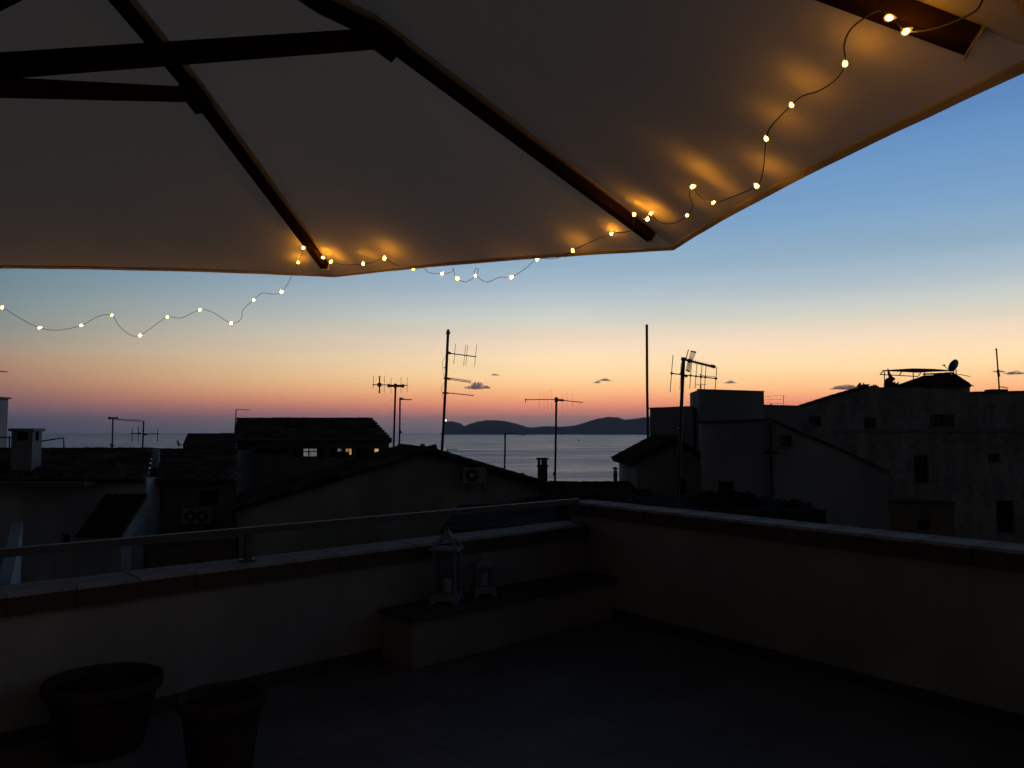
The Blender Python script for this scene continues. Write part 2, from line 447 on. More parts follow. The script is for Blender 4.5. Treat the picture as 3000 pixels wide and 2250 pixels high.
def ridge(parent, a, b, m='roof_clay'):
    """row of separate half-round ridge tiles from a to b"""
    a, b = Vector(a), Vector(b); L_ = (b - a).length; d = (b - a).normalized()
    n = max(1, int(L_ / .40)); st = L_ / n
    off = base_of[parent]
    x = d.cross(Z3).normalized(); z = x.cross(d)
    if z.z < 0: z = -z; x = -x
    k = 'ridge'
    if k not in _ridge_mesh:
        mb = MB(); g = 6
        ring = lambda y, r: [Vector((math.cos(math.pi * j / g) * r, y, math.sin(math.pi * j / g) * r * .8)) for j in range(g + 1)]
        vs_ = ring(0, .115) + ring(.44, .095) + ring(0, .095) + ring(.44, .078)
        q = g + 1
        fs = [(i, i + 1, q + i + 1, q + i) for i in range(g)] + [(2 * q + i, 2 * q + i + 1, 3 * q + i + 1, 3 * q + i) for i in range(g)]
        fs += [(i, i + 1, 2 * q + i + 1, 2 * q + i) for i in range(g)] + [(q + i, q + i + 1, 3 * q + i + 1, 3 * q + i) for i in range(g)]
        mb.add(vs_, fs); _ridge_mesh[k] = mb
    proto = None
    for i in range(n):
        p = a + d * st * i - off + z * random.uniform(.0, .02)
        Mx = Matrix((x, d, z)).transposed().to_4x4()
        Mx = Matrix.Translation(p) @ Mx @ Matrix.Rotation(random.uniform(-.03, .03), 4, 'Z')
        if proto is None:
            mb = MB(); mb.v = [v + off for v in _ridge_mesh[k].v]; mb.f = list(_ridge_mesh[k].f)
            if 'me' in _ridge_mesh:
                o = bpy.data.objects.new('ridge_tile', _ridge_mesh['me']); col.objects.link(o); o.parent = parent
            else:
                o = mb.build('ridge_tile', m, parent); _ridge_mesh['me'] = o.data
            proto = o; o.matrix_local = Mx
        else:
            c = proto.copy(); col.objects.link(c); c.parent = parent; c.matrix_local = Mx

# ------------------------------------------------------------------ ground, sea, far land
SEA = -13.0
mb = MB()
mb.hexa([Vector((x, y, SEA - 3)) for x, y in ((-260, -160), (260, -160), (260, 95), (60, 108), (-30, 100), (-260, 120))],
        [Vector((x, y, GROUND)) for x, y in ((-260, -160), (260, -160), (260, 95), (60, 108), (-30, 100), (-260, 120))])
tag(mb.build('ground', 'asphalt'), 'dark town ground below the roofs, ending at the sea', kind='structure')
mb = MB()
ys = [-400, 60, 120, 250, 500, 1000, 2000, 4000, 9000]
mb.add([Vector((x, y, SEA)) for y in ys for x in (-9000, -2000, -500, 0, 500, 2000, 9000)],
       [(i * 7 + j, i * 7 + j + 1, i * 7 + j + 8, i * 7 + j + 7) for i in range(len(ys) - 1) for j in range(6)])
tag(mb.build('sea', 'sea_water'), 'calm grey blue sea reaching to the horizon', kind='structure')

def headland():
    Y0 = 5200.0
    prof = [(1299, 1262), (1301, 1240), (1310, 1235), (1322, 1234), (1338, 1237), (1350, 1241), (1361, 1249), (1375, 1242), (1400, 1235), (1425, 1231), (1450, 1231),
            (1475, 1233), (1500, 1238), (1525, 1245), (1545, 1251), (1562, 1253), (1580, 1250), (1605, 1248), (1640, 1250), (1680, 1247), (1720, 1236),
            (1750, 1227), (1780, 1221), (1810, 1223), (1835, 1230), (1860, 1226), (1900, 1222), (1960, 1214), (2050, 1206), (2200, 1212), (2400, 1225), (2500, 1262)]
    def top(u):
        for (a, b), (c, d) in zip(prof, prof[1:]):
            if a <= u <= c: return b + (d - b) * (u - a) / (c - a)
        return 1265
    mb = MB(); rows = (-1.0, -.75, -.5, -.3, -.12, 0, .2, .5, 1.0); us = [1299 + (2500 - 1299) * i / 240 for i in range(241)]
    rnd = random.Random(3)
    for u in us:
        p = P(u, top(u), Y0)
        h = p.z - SEA
        for r in rows:
            k = max(0, 1 - abs(r) ** 1.3)
            jz = rnd.uniform(-.05, .05) * h if abs(r) < 1 and r != 0 else rnd.uniform(-.022, .022) * h
            mb.v.append(Vector((p.x * (1 + .04 * r), Y0 + r * 420, SEA - 1 + (h + 1) * k + jz)))
    n = len(rows)
    for i in range(len(us) - 1):
        for j in range(n - 1):
            a = i * n + j; mb.f.append((a, a + 1, a + n + 1, a + n))
    tag(mb.build('headland', 'headland_rock', smooth=True), 'low hilly headland across the bay, dark against the sunset', kind='structure')
headland()
p = P(1306, 1234, 5190)
t = thing('lighthouse', p - Z3 * 10, 'tiny lighthouse with its lamp lit on the seaward tip of the headland', 'lighthouse')
mb = MB(); mb.lathe(p - Z3 * 10, [(5, 0), (3.6, 10), (4.4, 10.2), (4.4, 11)], 12); mb.build('tower', 'plaster_white', t)
mb = MB(); mb.lathe(p + Z3 * 1.0, [(0.1, 0), (4.0, .1), (4.8, 4), (4.0, 8), (0.1, 9)], 12); mb.build('lamp', 'beacon', t)
p = P(1695, 1290, 1400); p.z = SEA
t = thing('boat', p, 'tiny dark boat alone on the bay in front of the headland', 'boat')
mb = MB(); mb.hexa([p + Vector(q) for q in ((-1.6, -.7, -.2), (1.4, -.7, -.2), (2.2, 0, -.2), (1.4, .7, -.2), (-1.6, .7, -.2))],
                   [p + Vector(q) for q in ((-1.8, -1, .8), (1.6, -1, .8), (3, 0, 1.1), (1.6, 1, .8), (-1.8, 1, .8))]); mb.build('hull', 'steel_dark', t)
mb = MB(); mb.cbox(p + Vector((-.3, 0, 1.35)), 1.4, 1.2, 1.1); mb.build('cabin', 'frame_dark', t)

def cloud(u, v, w, h, label, seed, n=9, flat=.5):
    Y = 11500.0
    c = P(u, v, Y); s = Y / FPX; rnd = random.Random(seed); mb = MB()
    for i in range(n):
        a = (i + .5) / n - .5 + rnd.uniform(-.06, .06)
        k = max(.25, 1 - abs(2 * a) ** 1.6)
        cw = w * s * rnd.uniform(.75, 1.1) * 1.35 / n; chh = h * s * k * rnd.uniform(.75, 1.05)
        o = c + Vector((a * w * s * .86, rnd.uniform(-.1, .1) * w * s, -h * s * .45 + rnd.uniform(0, .12) * h * s))
        bm = bmesh.new(); bmesh.ops.create_icosphere(bm, subdivisions=3, radius=1)
        vs_ = []
        for q in bm.verts:
            d = q.co; m_ = 1 + .13 * math.sin(d.x * 5 + i * 2 + seed) * math.sin(d.z * 6 + i) + .07 * math.sin(d.x * 13 + d.y * 9 + i)
            zz = d.z * (1 if d.z > 0 else .12)
            vs_.append(o + Vector((d.x * cw * m_, d.y * cw * 1.6 * m_, zz * chh * m_)))
        mb.add(vs_, [tuple(x.index for x in f.verts) for f in bm.faces]); bm.free()
    tag(mb.build('cloud', 'cloud_droplets', smooth=True), label, 'cloud', 'small clouds low in the sunset sky')
cloud(1401, 1129, 74, 22, 'slate blue flat bottomed cloud, largest of the small ones, right of the tallest leaning mast', 1, 11)
cloud(1772, 1112, 34, 8, 'upper of two thin grey wisps left of the bare pole', 2, 6)
cloud(1750, 1119, 20, 7, 'lower of two thin grey wisps left of the bare pole', 3, 5)
cloud(1450, 1097, 22, 5, 'faintest speck of cloud, high right of the slate blue cloud', 4, 4)
cloud(2140, 1119, 30, 9, 'ragged wisp of cloud right of the double aerial mast', 5, 5)
cloud(2478, 1134, 92, 14, 'long flat grey cloud touching the sloping roof line on the right', 6, 9)
cloud(2972, 1092, 58, 9, 'thin grey wisp of cloud beside the mast at the far right', 7, 6)

# ------------------------------------------------------------------ terrace
K = Vector((.689, 7.56, 0)); l = Vector((-.716, -.698, 0)).normalized(); m_ = Vector((.5807, -.814, 0)).normalized()
nl = Vector((-l.y, l.x, 0)); nl = nl if nl.dot(-K) > 0 else -nl       # into the terrace
nr = Vector((-m_.y, m_.x, 0)); nr = nr if nr.dot(-K) > 0 else -nr
HL, HR = .80, .99
LEN = 11.0
fl = [K, K + l * LEN, K + l * LEN + m_ * LEN, K + m_ * LEN]
mb = MB(); mb.hexa([q - Z3 * .3 for q in fl], fl); tag(mb.build('terrace_floor', 'floor_tile'), 'dark tiled terrace floor in the corner of two parapets', kind='structure')
inn = [K + l * .05 + m_ * .05, K + l * (LEN - .05), K + l * LEN + m_ * LEN, K + m_ * (LEN - .05)]
mb = MB(); mb.hexa([q + Z3 * GROUND for q in inn], [q - Z3 * .302 for q in inn])
tag(mb.build('terrace_building', 'plaster_cream'), 'cream house that carries the terrace', 'house')

COP = .115
def parapet(name, O, d, n, H, label, length, start):
    """wall on the line O + d*s, inner face towards n, with a row of clay coping tiles on top"""
    th = .22
    t = thing(name, O, label, 'wall')
    mb = MB(); mb.box(O + d * start - n * th - Z3 * .29, d * (length - start), n * th, Z3 * (H - COP + .29)); w = mb.build('wall_face', 'plaster_terrace', t)
    mb = MB(); mb.box(O + d * .02 + n * .002, d * (length - .04), n * .012, Z3 * .085); mb.build('skirting', 'skirting', t)
    proto = None; st = .335; k = int((length - start) / st); rnd = random.Random(len(name))
    for i in range(k):
        if proto is None:
            mb = MB()
            a = O - n * (th + .045); dd = d * (st - .004); nn = n * (th + .09)
            # slightly rounded tile: chamfered long edges
            c = .018
            prof_ = [(0, 0), (1, 0), (1, COP - c), (1 - c / (th + .09), COP), (c / (th + .09), COP + .004), (0, COP - c)]
            A_ = [a + nn * x + Z3 * z for x, z in prof_]
            mb.hexa(A_, [q + dd for q in A_])
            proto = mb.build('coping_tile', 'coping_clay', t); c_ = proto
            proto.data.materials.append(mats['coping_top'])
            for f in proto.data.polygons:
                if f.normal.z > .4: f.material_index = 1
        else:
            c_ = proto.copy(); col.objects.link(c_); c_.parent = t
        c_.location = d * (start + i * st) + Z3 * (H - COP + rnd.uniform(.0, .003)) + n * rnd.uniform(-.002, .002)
    return t
parapet('parapet_wall', K, l, nl, HL, 'lower rendered parapet wall with clay coping, carrying the handrail on the left', LEN, 0.0)
parapet('parapet_wall', K, m_, nr, HR, 'taller plain parapet wall with clay coping running off to the right', LEN, -.22)

# handrail on the left parapet
t = thing('handrail', K + l * .0 - nl * .12 + Z3 * HL, 'flat metal handrail on posts above the lower left parapet', 'railing')
a = K - nl * .12 + Z3 * 1.0
mb = MB(); mb.bar(a + l * -.02, a + l * (LEN - .2), .055, .045); mb.build('rail', 'rail_metal', t)
pp = P(727, 1600, 5.0)
s_post = None
best = 9
for i in range(1100):
    q = a + l * (i * .01); d = ray(727, 1600)
    e_ = abs(q.x / q.y - d.x / d.y)
    if e_ < best: best, s_post = e_, i * .01
for s in (s_post, s_post + 2.4, s_post + 4.8):
    if s > LEN - .3: continue
    q = a + l * s
    mb = MB(); mb.box(q + Vector((0, 0, HL + .006 - 1.0)) - l * .021 - nl * .021, l * .042, nl * .042, Z3 * (1.0 - .024 - HL - .006))
    po = mb.build('post', 'rail_metal', t)
    mb = MB(); mb.box(q + Vector((0, 0, HL + .006 - 1.0)) - l * .045 - nl * .045, l * .09, nl * .09, Z3 * .008); mb.build('post_foot', 'rail_metal', po)

# masonry bench in the corner
BL, BD, BH = 2.29, .376, .335
t = thing('corner_bench', K, 'low rendered corner bench with a dark slab seat under two lanterns', 'bench')
mb = MB(); mb.box(K + l * .003 + nl * .016 + Z3 * .001 + m_ * 0, l * BL, nl * (BD - .02), Z3 * BH); mb.build('base', 'plaster_terrace', t)
mb = MB()
a0 = K - l * .0 + nl * .016 + Z3 * (BH + .002)
c = .012
prof_ = [(0, 0), (BD + .03, 0), (BD + .03, .035 - c), (BD + .03 - c, .035), (0, .035)]
A_ = [a0 + nl * x + Z3 * z for x, z in prof_]; mb.hexa(A_, [q + l * (BL + .04) for q in A_]); mb.build('seat_slab', 'bench_slab', t)
SEAT = BH + .037

def lantern(name, label, x, y, w, h, rot, kind):
    b0 = Vector((x, y, SEAT)); t = thing(name, b0, label, 'lantern')
    Rm = Matrix.Rotation(rot, 3, 'Z'); X, Y = Rm @ Vector((1, 0, 0)), Rm @ Vector((0, 1, 0))
    ft = .022; bh = .045; roof_h = h * .30; body = h - roof_h - bh - ft
    for sx in (-1, 1):
        for sy in (-1, 1):
            mb = MB(); mb.hexa([b0 + X * sx * (w / 2 - .012 + a) + Y * sy * (w / 2 - .012 + bb) for a, bb in ((-.012, -.012), (.018, -.012), (.018, .018), (-.012, .018))],
                               [b0 + Z3 * ft + X * sx * (w / 2 - .02 + a) + Y * sy * (w / 2 - .02 + bb) for a, bb in ((-.02, -.02), (.02, -.02), (.02, .02), (-.02, .02))]); mb.build('foot', 'white_metal', t)
            mb = MB(); mb.box(b0 + Z3 * (ft + bh) + X * (sx * (w / 2 - .022) - .008) + Y * (sy * (w / 2 - .022) - .008), X * .016, Y * .016, Z3 * body); mb.build('corner_post', 'white_metal', t)
    mb = MB(); mb.cbox(b0 + Z3 * (ft + bh / 2), w, w, bh, X, Y); mb.cbox(b0 + Z3 * (ft + bh + .004), w * .86, w * .86, .008, X, Y); mb.build('base', 'white_metal', t)
    top = b0 + Z3 * (ft + bh + body)
    mb = MB(); mb.cbox(top + Z3 * .007, w + .01, w + .01, .014, X, Y)
    if kind == 'tall':      # open pyramid frame of four rafters with a small solid hood
        for sx in (-1, 1):
            for sy in (-1, 1): mb.bar(top + X * sx * w * .47 + Y * sy * w * .47 + Z3 * .014, top + Z3 * roof_h * .80, .014, .014)
        mb.build('roof_frame', 'white_metal', t)
        mb = MB(); k = .42
        q = [top + X * sx * w * .24 + Y * sy * w * .24 + Z3 * roof_h * .47 for sx, sy in ((-1, -1), (1, -1), (1, 1), (-1, 1))]
        mb.hexa(q, [top + X * sx * .016 + Y * sy * .016 + Z3 * roof_h * .86 for sx, sy in ((-1, -1), (1, -1), (1, 1), (-1, 1))]); mb.build('hood', 'white_metal', t)
    else:
        q = lambda e, z: [top + X * sx * e + Y * sy * e + Z3 * z for sx, sy in ((-1, -1), (1, -1), (1, 1), (-1, 1))]
        mb.hexa(q(w * .5, .0145), q(w * .22, roof_h * .5)); mb.hexa(q(w * .16, roof_h * .5 + .001), q(w * .16, roof_h * .68)); mb.hexa(q(w * .24, roof_h * .68 + .001), q(.012, roof_h * .9)); mb.build('roof', 'white_metal', t)
    mb = MB(); c = top + Z3 * (roof_h * .93); rr = .012
    mb.tube([c + X * math.cos(a) * rr + Z3 * (math.sin(a) * rr) for a in [2 * math.pi * i / 14 for i in range(15)]], .0035, 6); mb.build('ring', 'white_metal', t)
    for ax, ay in ((X, Y), (-X, Y), (Y, X), (-Y, X)):
        mb = MB(); c = b0 + Z3 * (ft + bh) + ax * (w / 2 - .022)
        mb.box(c - ay * (w / 2 - .032) + Z3 * .002, ay * (w - .064), ax * .002, Z3 * (body - .004)); mb.build('glass_pane', 'lantern_glass', t)
    mb = MB(); mb.lathe(b0 + Z3 * (ft + bh + .009), [(.001, 0), (.032, 0), (.032, .09), (.028, .094), (.001, .09)], 16); mb.build('candle', 'white_plastic', t, smooth=False)
lantern('candle_lantern', 'larger white lantern with an open pitched top on the corner bench', -.49, 6.14, .205, .56, R(-10), 'tall')
lantern('candle_lantern', 'smaller white lantern with a stepped roof to the right on the corner bench', -.225, 6.42, .17, .32, R(14), 'small')

def pot(label, x, y, r, h):
    b0 = Vector((x, y, .002)); t = thing('flower_pot', b0, label, 'flower pot', 'clay flower pots by the left parapet')
    mb = MB()
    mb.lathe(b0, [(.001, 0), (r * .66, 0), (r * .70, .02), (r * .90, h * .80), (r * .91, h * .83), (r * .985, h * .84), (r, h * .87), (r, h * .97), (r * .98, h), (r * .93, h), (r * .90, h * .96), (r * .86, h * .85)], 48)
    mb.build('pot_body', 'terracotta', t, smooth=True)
    mb = MB(); rnd = random.Random(int(r * 1000)); n = 24
    rings = [(r * .885, 0), (r * .6, .015), (r * .3, .022), (.001, .028)]
    for rr, z in rings:
        for j in range(n):
            a = 2 * math.pi * j / n; mb.v.append(b0 + Vector((rr * math.cos(a), rr * math.sin(a), h * .86 + z + rnd.uniform(-.006, .006))))
    for i in range(3):
        for j in range(n):
            a, b = i * n + j, i * n + (j + 1) % n; mb.f.append((a, b, b + n, a + n))
    mb.build('soil', 'soil', t, smooth=True)
pot('wider empty clay pot at the foot of the left parapet', -2.147, 4.31, .29, .36)
pot('smaller empty clay pot standing right of the wider one', -1.406, 3.98, .205, .38)

# ------------------------------------------------------------------ parasol
C0 = Vector((-1.078, 1.246, 0)); PH = 1.2897; PR = 1.65; TX, TY = -.0362, .0611; HUBZ = EYE + .580; APZ = EYE + 1.223
APEX = Vector((C0.x, C0.y, APZ)); HUB = Vector((C0.x, C0.y, HUBZ))
def rim0(k):
    a = PH - k * math.pi / 4; x, y = PR * math.cos(a), PR * math.sin(a)
    return Vector((C0.x + x, C0.y + y, EYE + .4765 + TX * x + TY * y))
def on_ray(p, u, v):
    """nudge p sideways onto the sight line"""
    e_ = Vector((0, 0, EYE)); d = ray(u, v).normalized(); return e_ + d * (p - e_).dot(d)
tips, joints, mids = [], [], []
tp = {0: (980, 810), 1: (1972, 730), 2: (3075, 170), 7: (-122, 784)}
jp = {0: (566, 254), 1: (1108, 84), 2: (996, -585)}
for k in range(8):
    p = rim0(k); j = APEX * (1 - .5384) + p * .5384 + Z3 * .0435
    if k in tp: p = on_ray(p, *tp[k])
    if k in jp: j = on_ray(j, *jp[k])
    md = APEX * .22 + j * .78 + Z3 * .004
    if k == 0: md = on_ray(md, 352, 0) if False else md
    if k == 1: md = on_ray(APEX * .12 + j * .88, 944, 4)
    tips.append(p); joints.append(j); mids.append(md)
par = thing('parasol', C0, 'large cream parasol with dark wooden ribs overhead, hung with fairy lights', 'parasol')
UPF = .020         # cloth above rib axis
def rib_pt(k, s):
    """s 0..1 from the apex to the tip"""
    k %= 8; seq = [APEX, mids[k], joints[k], tips[k]]; T = [0, .42, .5384, 1]
    for i in range(3):
        if s <= T[i + 1] + 1e-9:
            f = (s - T[i]) / (T[i + 1] - T[i]); q = seq[i].lerp(seq[i + 1], f)
            break
    return q
fabric_v, fabric_f = [], []
NS, NT = 30, 20
for k in range(8):
    mb = MB(); k0 = len(fabric_v)
    for i in range(NS + 1):
        s = i / NS
        for j in range(NT + 1):
            tt = j / NT
            bow = 4 * tt * (1 - tt)
            ss = s * (1 - .007 * bow)
            a, b = rib_pt(k, ss), rib_pt(k + 1, ss)
            q = a.lerp(b, tt) + Z3 * (UPF * (1 - .9 * min(1, ss) ** 4))
            q.z -= .022 * bow * math.sin(math.pi * s) * s
            q.z += ((.0012 - .0008 * s) * math.sin(7 * tt * math.pi + k) + (.0015 - .0013 * s) * math.sin(11 * tt + 5 * ss + k)) * bow
            if s > .9:   # puckers where the cloth pulls on the rib end
                q.z += .002 * math.sin(tt * 40 + k * 2) * min(tt, 1 - tt) * 4 * (s - .9) * 10 * max(0, 1 - 3.2 * min(tt, 1 - tt))
            mb.v.append(q); fabric_v.append(q)
    n = NT + 1
    for i in range(NS):
        for j in range(NT):
            a = i * n + j; f = (a, a + 1, a + n + 1, a + n); mb.f.append(f); fabric_f.append(tuple(x + k0 for x in f))
    pan = mb.build('fabric_panel', 'canvas', par, smooth=True)
    # hem: a folded strip under the edge, seam line on its inner side
    mb = MB(); rows = []
    for j in range(NT + 1):
        e1 = Vector(fabric_v[k0 + NS * n + j]); e0 = Vector(fabric_v[k0 + (NS - 2) * n + j])
        d = (e0 - e1).normalized()
        rows.append((e1 + Z3 * .002 - d * .002, e1 - Z3 * .004 - d * .002, e1 + d * .009 - Z3 * .003, e1 + d * .010 - Z3 * .0005))
    for r_ in rows: mb.v += list(r_)
    for j in range(NT):
        for i in range(3): a = j * 4 + i; mb.f.append((a, a + 1, a + 5, a + 4))
    mb.build('hem', 'canvas', pan)
for k in range(8):
    # sleeve: narrow folded strip of cloth sewn beside each rib
    mb = MB(); n = NT + 1; k0 = k * (NS + 1) * n
    rows = []
    for i in range(3, NS - 1):
        a, b = Vector(fabric_v[k0 + i * n]), Vector(fabric_v[k0 + i * n + 2]); w_ = (b - a).normalized()
        q_ = max(.05, min(1, (NS - 2 - i) / 6)); rows.append((a + w_ * .031 - Z3 * .0005, a + w_ * .029 - Z3 * (.001 + .009 * q_), a + w_ * .016 - Z3 * (.001 + .012 * q_)))
    for r_ in rows: mb.v += list(r_)
    for i in range(len(rows) - 1):
        for j in range(2): a = i * 3 + j; mb.f.append((a, a + 1, a + 4, a + 3))
    mb.build('rib_sleeve', 'canvas', par, smooth=False)
BVH = BVHTree.FromPolygons([tuple(v) for v in fabric_v], fabric_f)
def rib_bar(pts, w, h, tw=None):
    mb = MB()
    for a, b in zip(pts, pts[1:]): mb.bar(a, b, w, h)
    return mb
for k in range(8):
    d = (tips[k] - joints[k]).normalized(); end = tips[k] - d * .075
    down = Vector((0, 0, -.006))
    mb = MB()
    pts = [APEX + (mids[k] - APEX).normalized() * .06 + down, mids[k] + down, joints[k] + down, end + down]
    # one continuous bent lath
    side = d.cross(Z3).normalized(); w, h = .024, .034
    rings = []
    for i, p in enumerate(pts):
        dd = (pts[min(i + 1, 3)] - pts[max(i - 1, 0)]).normalized(); up = side.cross(dd).normalized()
        hh = h if i < 3 else h * .9
        mb.v += [p - side * w / 2 - up * hh / 2, p + side * w / 2 - up * hh / 2, p + side * w / 2 + up * hh / 2, p - side * w / 2 + up * hh / 2]
    for i in range(3):
        for j in range(4):
            a, b = i * 4 + j, i * 4 + (j + 1) % 4; mb.f.append((a, b, b + 4, a + 4))
    mb.f += [(3, 2, 1, 0), (12, 13, 14, 15)]
    rb = mb.build('rib', 'wood_dark', par)
    # hinge block where the strut meets the rib
    mb = MB(); j0 = joints[k] + down; mb.cbox(j0 - Z3 * .006 + d * .012, .085, .042, .050, d, side, side.cross(d)); mb.build('hinge_block', 'wood_dark', rb)
    # cloth pocket that holds the end of the rib
    mb = MB(); e0 = end + down; u_ = side.cross(d).normalized()
    tip_ = tips[k] - d * .004
    mb.hexa([e0 - d * .05 + side * a * .022 + u_ * b for a, b in ((-1, .0165), (1, .0165), (1, .0195), (-1, .0195))],
            [e0 + d * .012 + side * a * .020 + u_ * b for a, b in ((-1, .0165), (1, .0165), (1, .0195), (-1, .0195))])
    mb.hexa([e0 + d * .001 + side * a * .0165 + u_ * b for a, b in ((-1, -.017), (1, -.017), (1, .016), (-1, .016))],
            [e0 + d * .004 + side * a * .0165 + u_ * b for a, b in ((-1, -.017), (1, -.017), (1, .016), (-1, .016))]); mb.build('end_pocket', 'canvas', rb)
    hd = Vector((d.x, d.y, 0)).normalized()
    mb = MB(); mb.bar(HUB + hd * .06, joints[k] - Z3 * .022, .026, .036); mb.build('strut', 'wood_dark', par)
mb = MB(); mb.tube([C0 + Z3 * .06, APEX + Z3 * .06], .024, 16); mb.build('pole', 'wood_dark', par)
mb = MB(); mb.lathe(HUB - Z3 * .05, [(.026, 0), (.075, 0), (.08, .02), (.08, .08), (.07, .1), (.026, .1)], 20); mb.build('runner', 'wood_dark', par)
mb = MB(); mb.lathe(APEX - Z3 * .05, [(.026, 0), (.07, 0), (.075, .03), (.06, .06), (.026, .06)], 20); mb.build('crown_hub', 'wood_dark', par)
mb = MB(); mb.lathe(APEX + Z3 * .035, [(.026, 0), (.026, .06), (.015, .09), (.001, .1)], 12); mb.build('finial', 'wood_dark', par)
mb = MB(); mb.lathe(C0 + Z3 * .002, [(.001, 0), (.30, 0), (.30, .05), (.24, .075), (.05, .085), (.05, .22), (.03, .22)], 32); mb.build('foot', 'concrete', par)

# ------------------------------------------------------------------ fairy lights
# (u, v, gap to the cloth in metres, is it a bulb)
ST = [(-60, 880, 0, 0), (6, 901, 0, 1), (60, 933, 0, 0), (116, 960, 0, 1), (172, 967, 0, 0), (238, 953, 0, 1), (290, 926, 0, 0), (328, 924, 0, 1), (350, 956, 0, 0), (382, 981, 0, 0), (410, 983, 0, 1), (450, 956, 0, 0),
      (490, 929, 0, 1), (532, 931, 0, 0), (586, 908, 0, 1), (625, 916, 0, 0), (677, 947, 0, 1), (706, 935, 0, 0), (712, 908, 0, 0), (743, 879, 0, 1), (768, 859, 0, 0), (800, 862, 0, 0), (825, 856, 0, 1), (846, 826, 0, 0), (860, 793, 0, 0),
      (874, 769, .030, 1), (884, 745, .04, 0), (889, 726, .035, 1), (905, 722, .055, 0), (935, 742, .05, 0), (946, 754, .03, 1), (969, 767, .045, 1), (1015, 776, .05, 0), (1064, 773, .05, 1), (1095, 768, .05, 0), (1126, 757, .05, 1),
      (1165, 779, .04, 0), (1210, 788, .04, 1), (1240, 785, .03, 0), (1258, 799, 0, 0), (1295, 802, 0, 1), (1322, 797, 0, 0), (1328, 786, 0, 0), (1331, 801, 0, 0), (1340, 816, 0, 1), (1365, 826, 0, 0), (1393, 808, 0, 1), (1401, 790, 0, 0), (1394, 787, 0, 0), (1391, 803, 0, 0),
      (1425, 826, 0, 0), (1465, 812, 0, 0), (1498, 812, 0, 1), (1540, 786, 0, 0), (1574, 759, 0, 1), (1622, 758, 0, 0), (1660, 745, .03, 0), (1678, 734, .05, 1), (1735, 707, .05, 0), (1791, 685, .022, 1), (1849, 675, .06, 0), (1856, 640, .06, 0),
      (1858, 628, .035, 1), (1880, 640, .05, 0), (1897, 642, .03, 1), (1907, 625, .028, 1), (1930, 650, .04, 0), (1970, 655, .045, 0), (2013, 631, .055, 1), (2030, 600, .05, 0), (2020, 570, .05, 0), (2029, 547, .05, 1), (2050, 576, .05, 0), (2090, 594, .05, 1), (2150, 575, .05, 0),
      (2217, 545, .045, 1), (2235, 500, .05, 0), (2240, 450, .05, 0), (2245, 407, .045, 1), (2258, 372, .05, 0), (2319, 308, .042, 1), (2350, 282, .05, 0), (2400, 266, .05, 0), (2450, 232, .05, 0), (2476, 187, .040, 1), (2473, 130, .05, 0), (2500, 78, .06, 0), (2575, 30, .08, 0),
      (2604, 52, .075, 1), (2630, 70, .07, 0), (2653, 93, .055, 1), (2720, 88, .05, 0), (2790, 66, .045, 0), (2860, 30, .03, 0), (2900, -30, .03, 1), (2990, -90, .03, 0), (3090, -140, .03, 1)]
e_ = Vector((0, 0, EYE))
def hang(u, v, g):
    d = ray(u, v).normalized()
    hit = BVH.ray_cast(e_, d)
    if hit[0] is not None and g > 0:
        p, n = hit[0], hit[1]
        return p - d * (g * (.92 if u > 2100 else .78) / max(.25, abs(n.dot(d))))
    # hangs free below the edge: on the upright plane through the nearest rim edge
    bestp = None
    for a, b in ((tips[7], tips[0]), (tips[0], tips[1]), (tips[1], tips[2])):
        n = (b - a).cross(Z3).normalized(); den = n.dot(d)
        if abs(den) < 1e-4: continue
        t_ = n.dot(a + (n if n.dot(a - C0) > 0 else -n) * .07 - e_) / den
        if t_ <= 0: continue
        q = e_ + d * t_; f = (q - a).dot(b - a) / (b - a).length_squared
        if -.35 <= f <= 1.1:
            sc = abs(f - .5)
            if bestp is None or sc < bestp[0]: bestp = (sc, q)
    return bestp[1] if bestp else e_ + d * 2.4
pts = [hang(u, v, g) for u, v, g, b in ST]
# smooth depth so the wire has no jumps
dist = [(p - e_).length for p in pts]
for it in range(2):
    nd = list(dist)
    for i in range(1, len(dist) - 1):
        if not ST[i][3]: nd[i] = (dist[i - 1] + dist[i + 1]) / 2 * .6 + dist[i] * .4
    dist = nd
pts = [e_ + (p - e_).normalized() * dd for p, dd in zip(pts, dist)]
def catmull(ps, n=6):
    out = []
    for i in range(len(ps) - 1):
        a, b, c, d = ps[max(i - 1, 0)], ps[i], ps[i + 1], ps[min(i + 2, len(ps) - 1)]
        for j in range(n):
            t_ = j / n
            out.append(.5 * ((2 * b) + (c - a) * t_ + (2 * a - 5 * b + 4 * c - d) * t_ ** 2 + (3 * b - a - 3 * c + d) * t_ ** 3))
    out.append(ps[-1]); return out
fairy = thing('fairy_lights', tips[1], 'warm white fairy lights on thin wire, strung along the rim of the parasol', 'fairy lights')
mb = MB(); mb.tube(catmull(pts), .0009, 5); mb.build('wire', 'cable_rubber', fairy, smooth=True)
core_me = None; halo_me = None
def drop_mesh(prof, n, mname, m):
    mb = MB(); mb.lathe((0, 0, 0), prof, n); me = bpy.data.meshes.new(mname)
    me.from_pydata([tuple(v) for v in mb.v], [], mb.f); me.materials.append(mats[m]); me.shade_smooth(); return me
core_me = drop_mesh([(.0002, -.006), (.0033, -.0048), (.0050, -.001), (.0045, .003), (.0025, .0062), (.0002, .0085)], 12, 'bulb', 'fairy_core')
halo_me = drop_mesh([(.0002, -.0105), (.006, -.0075), (.0085, -.001), (.0072, .005), (.0035, .0115), (.0002, .0155)], 12, 'halo_shell', 'halo_glow')  # glowing shell added as the bulb's painted bloom
rnd = random.Random(11)
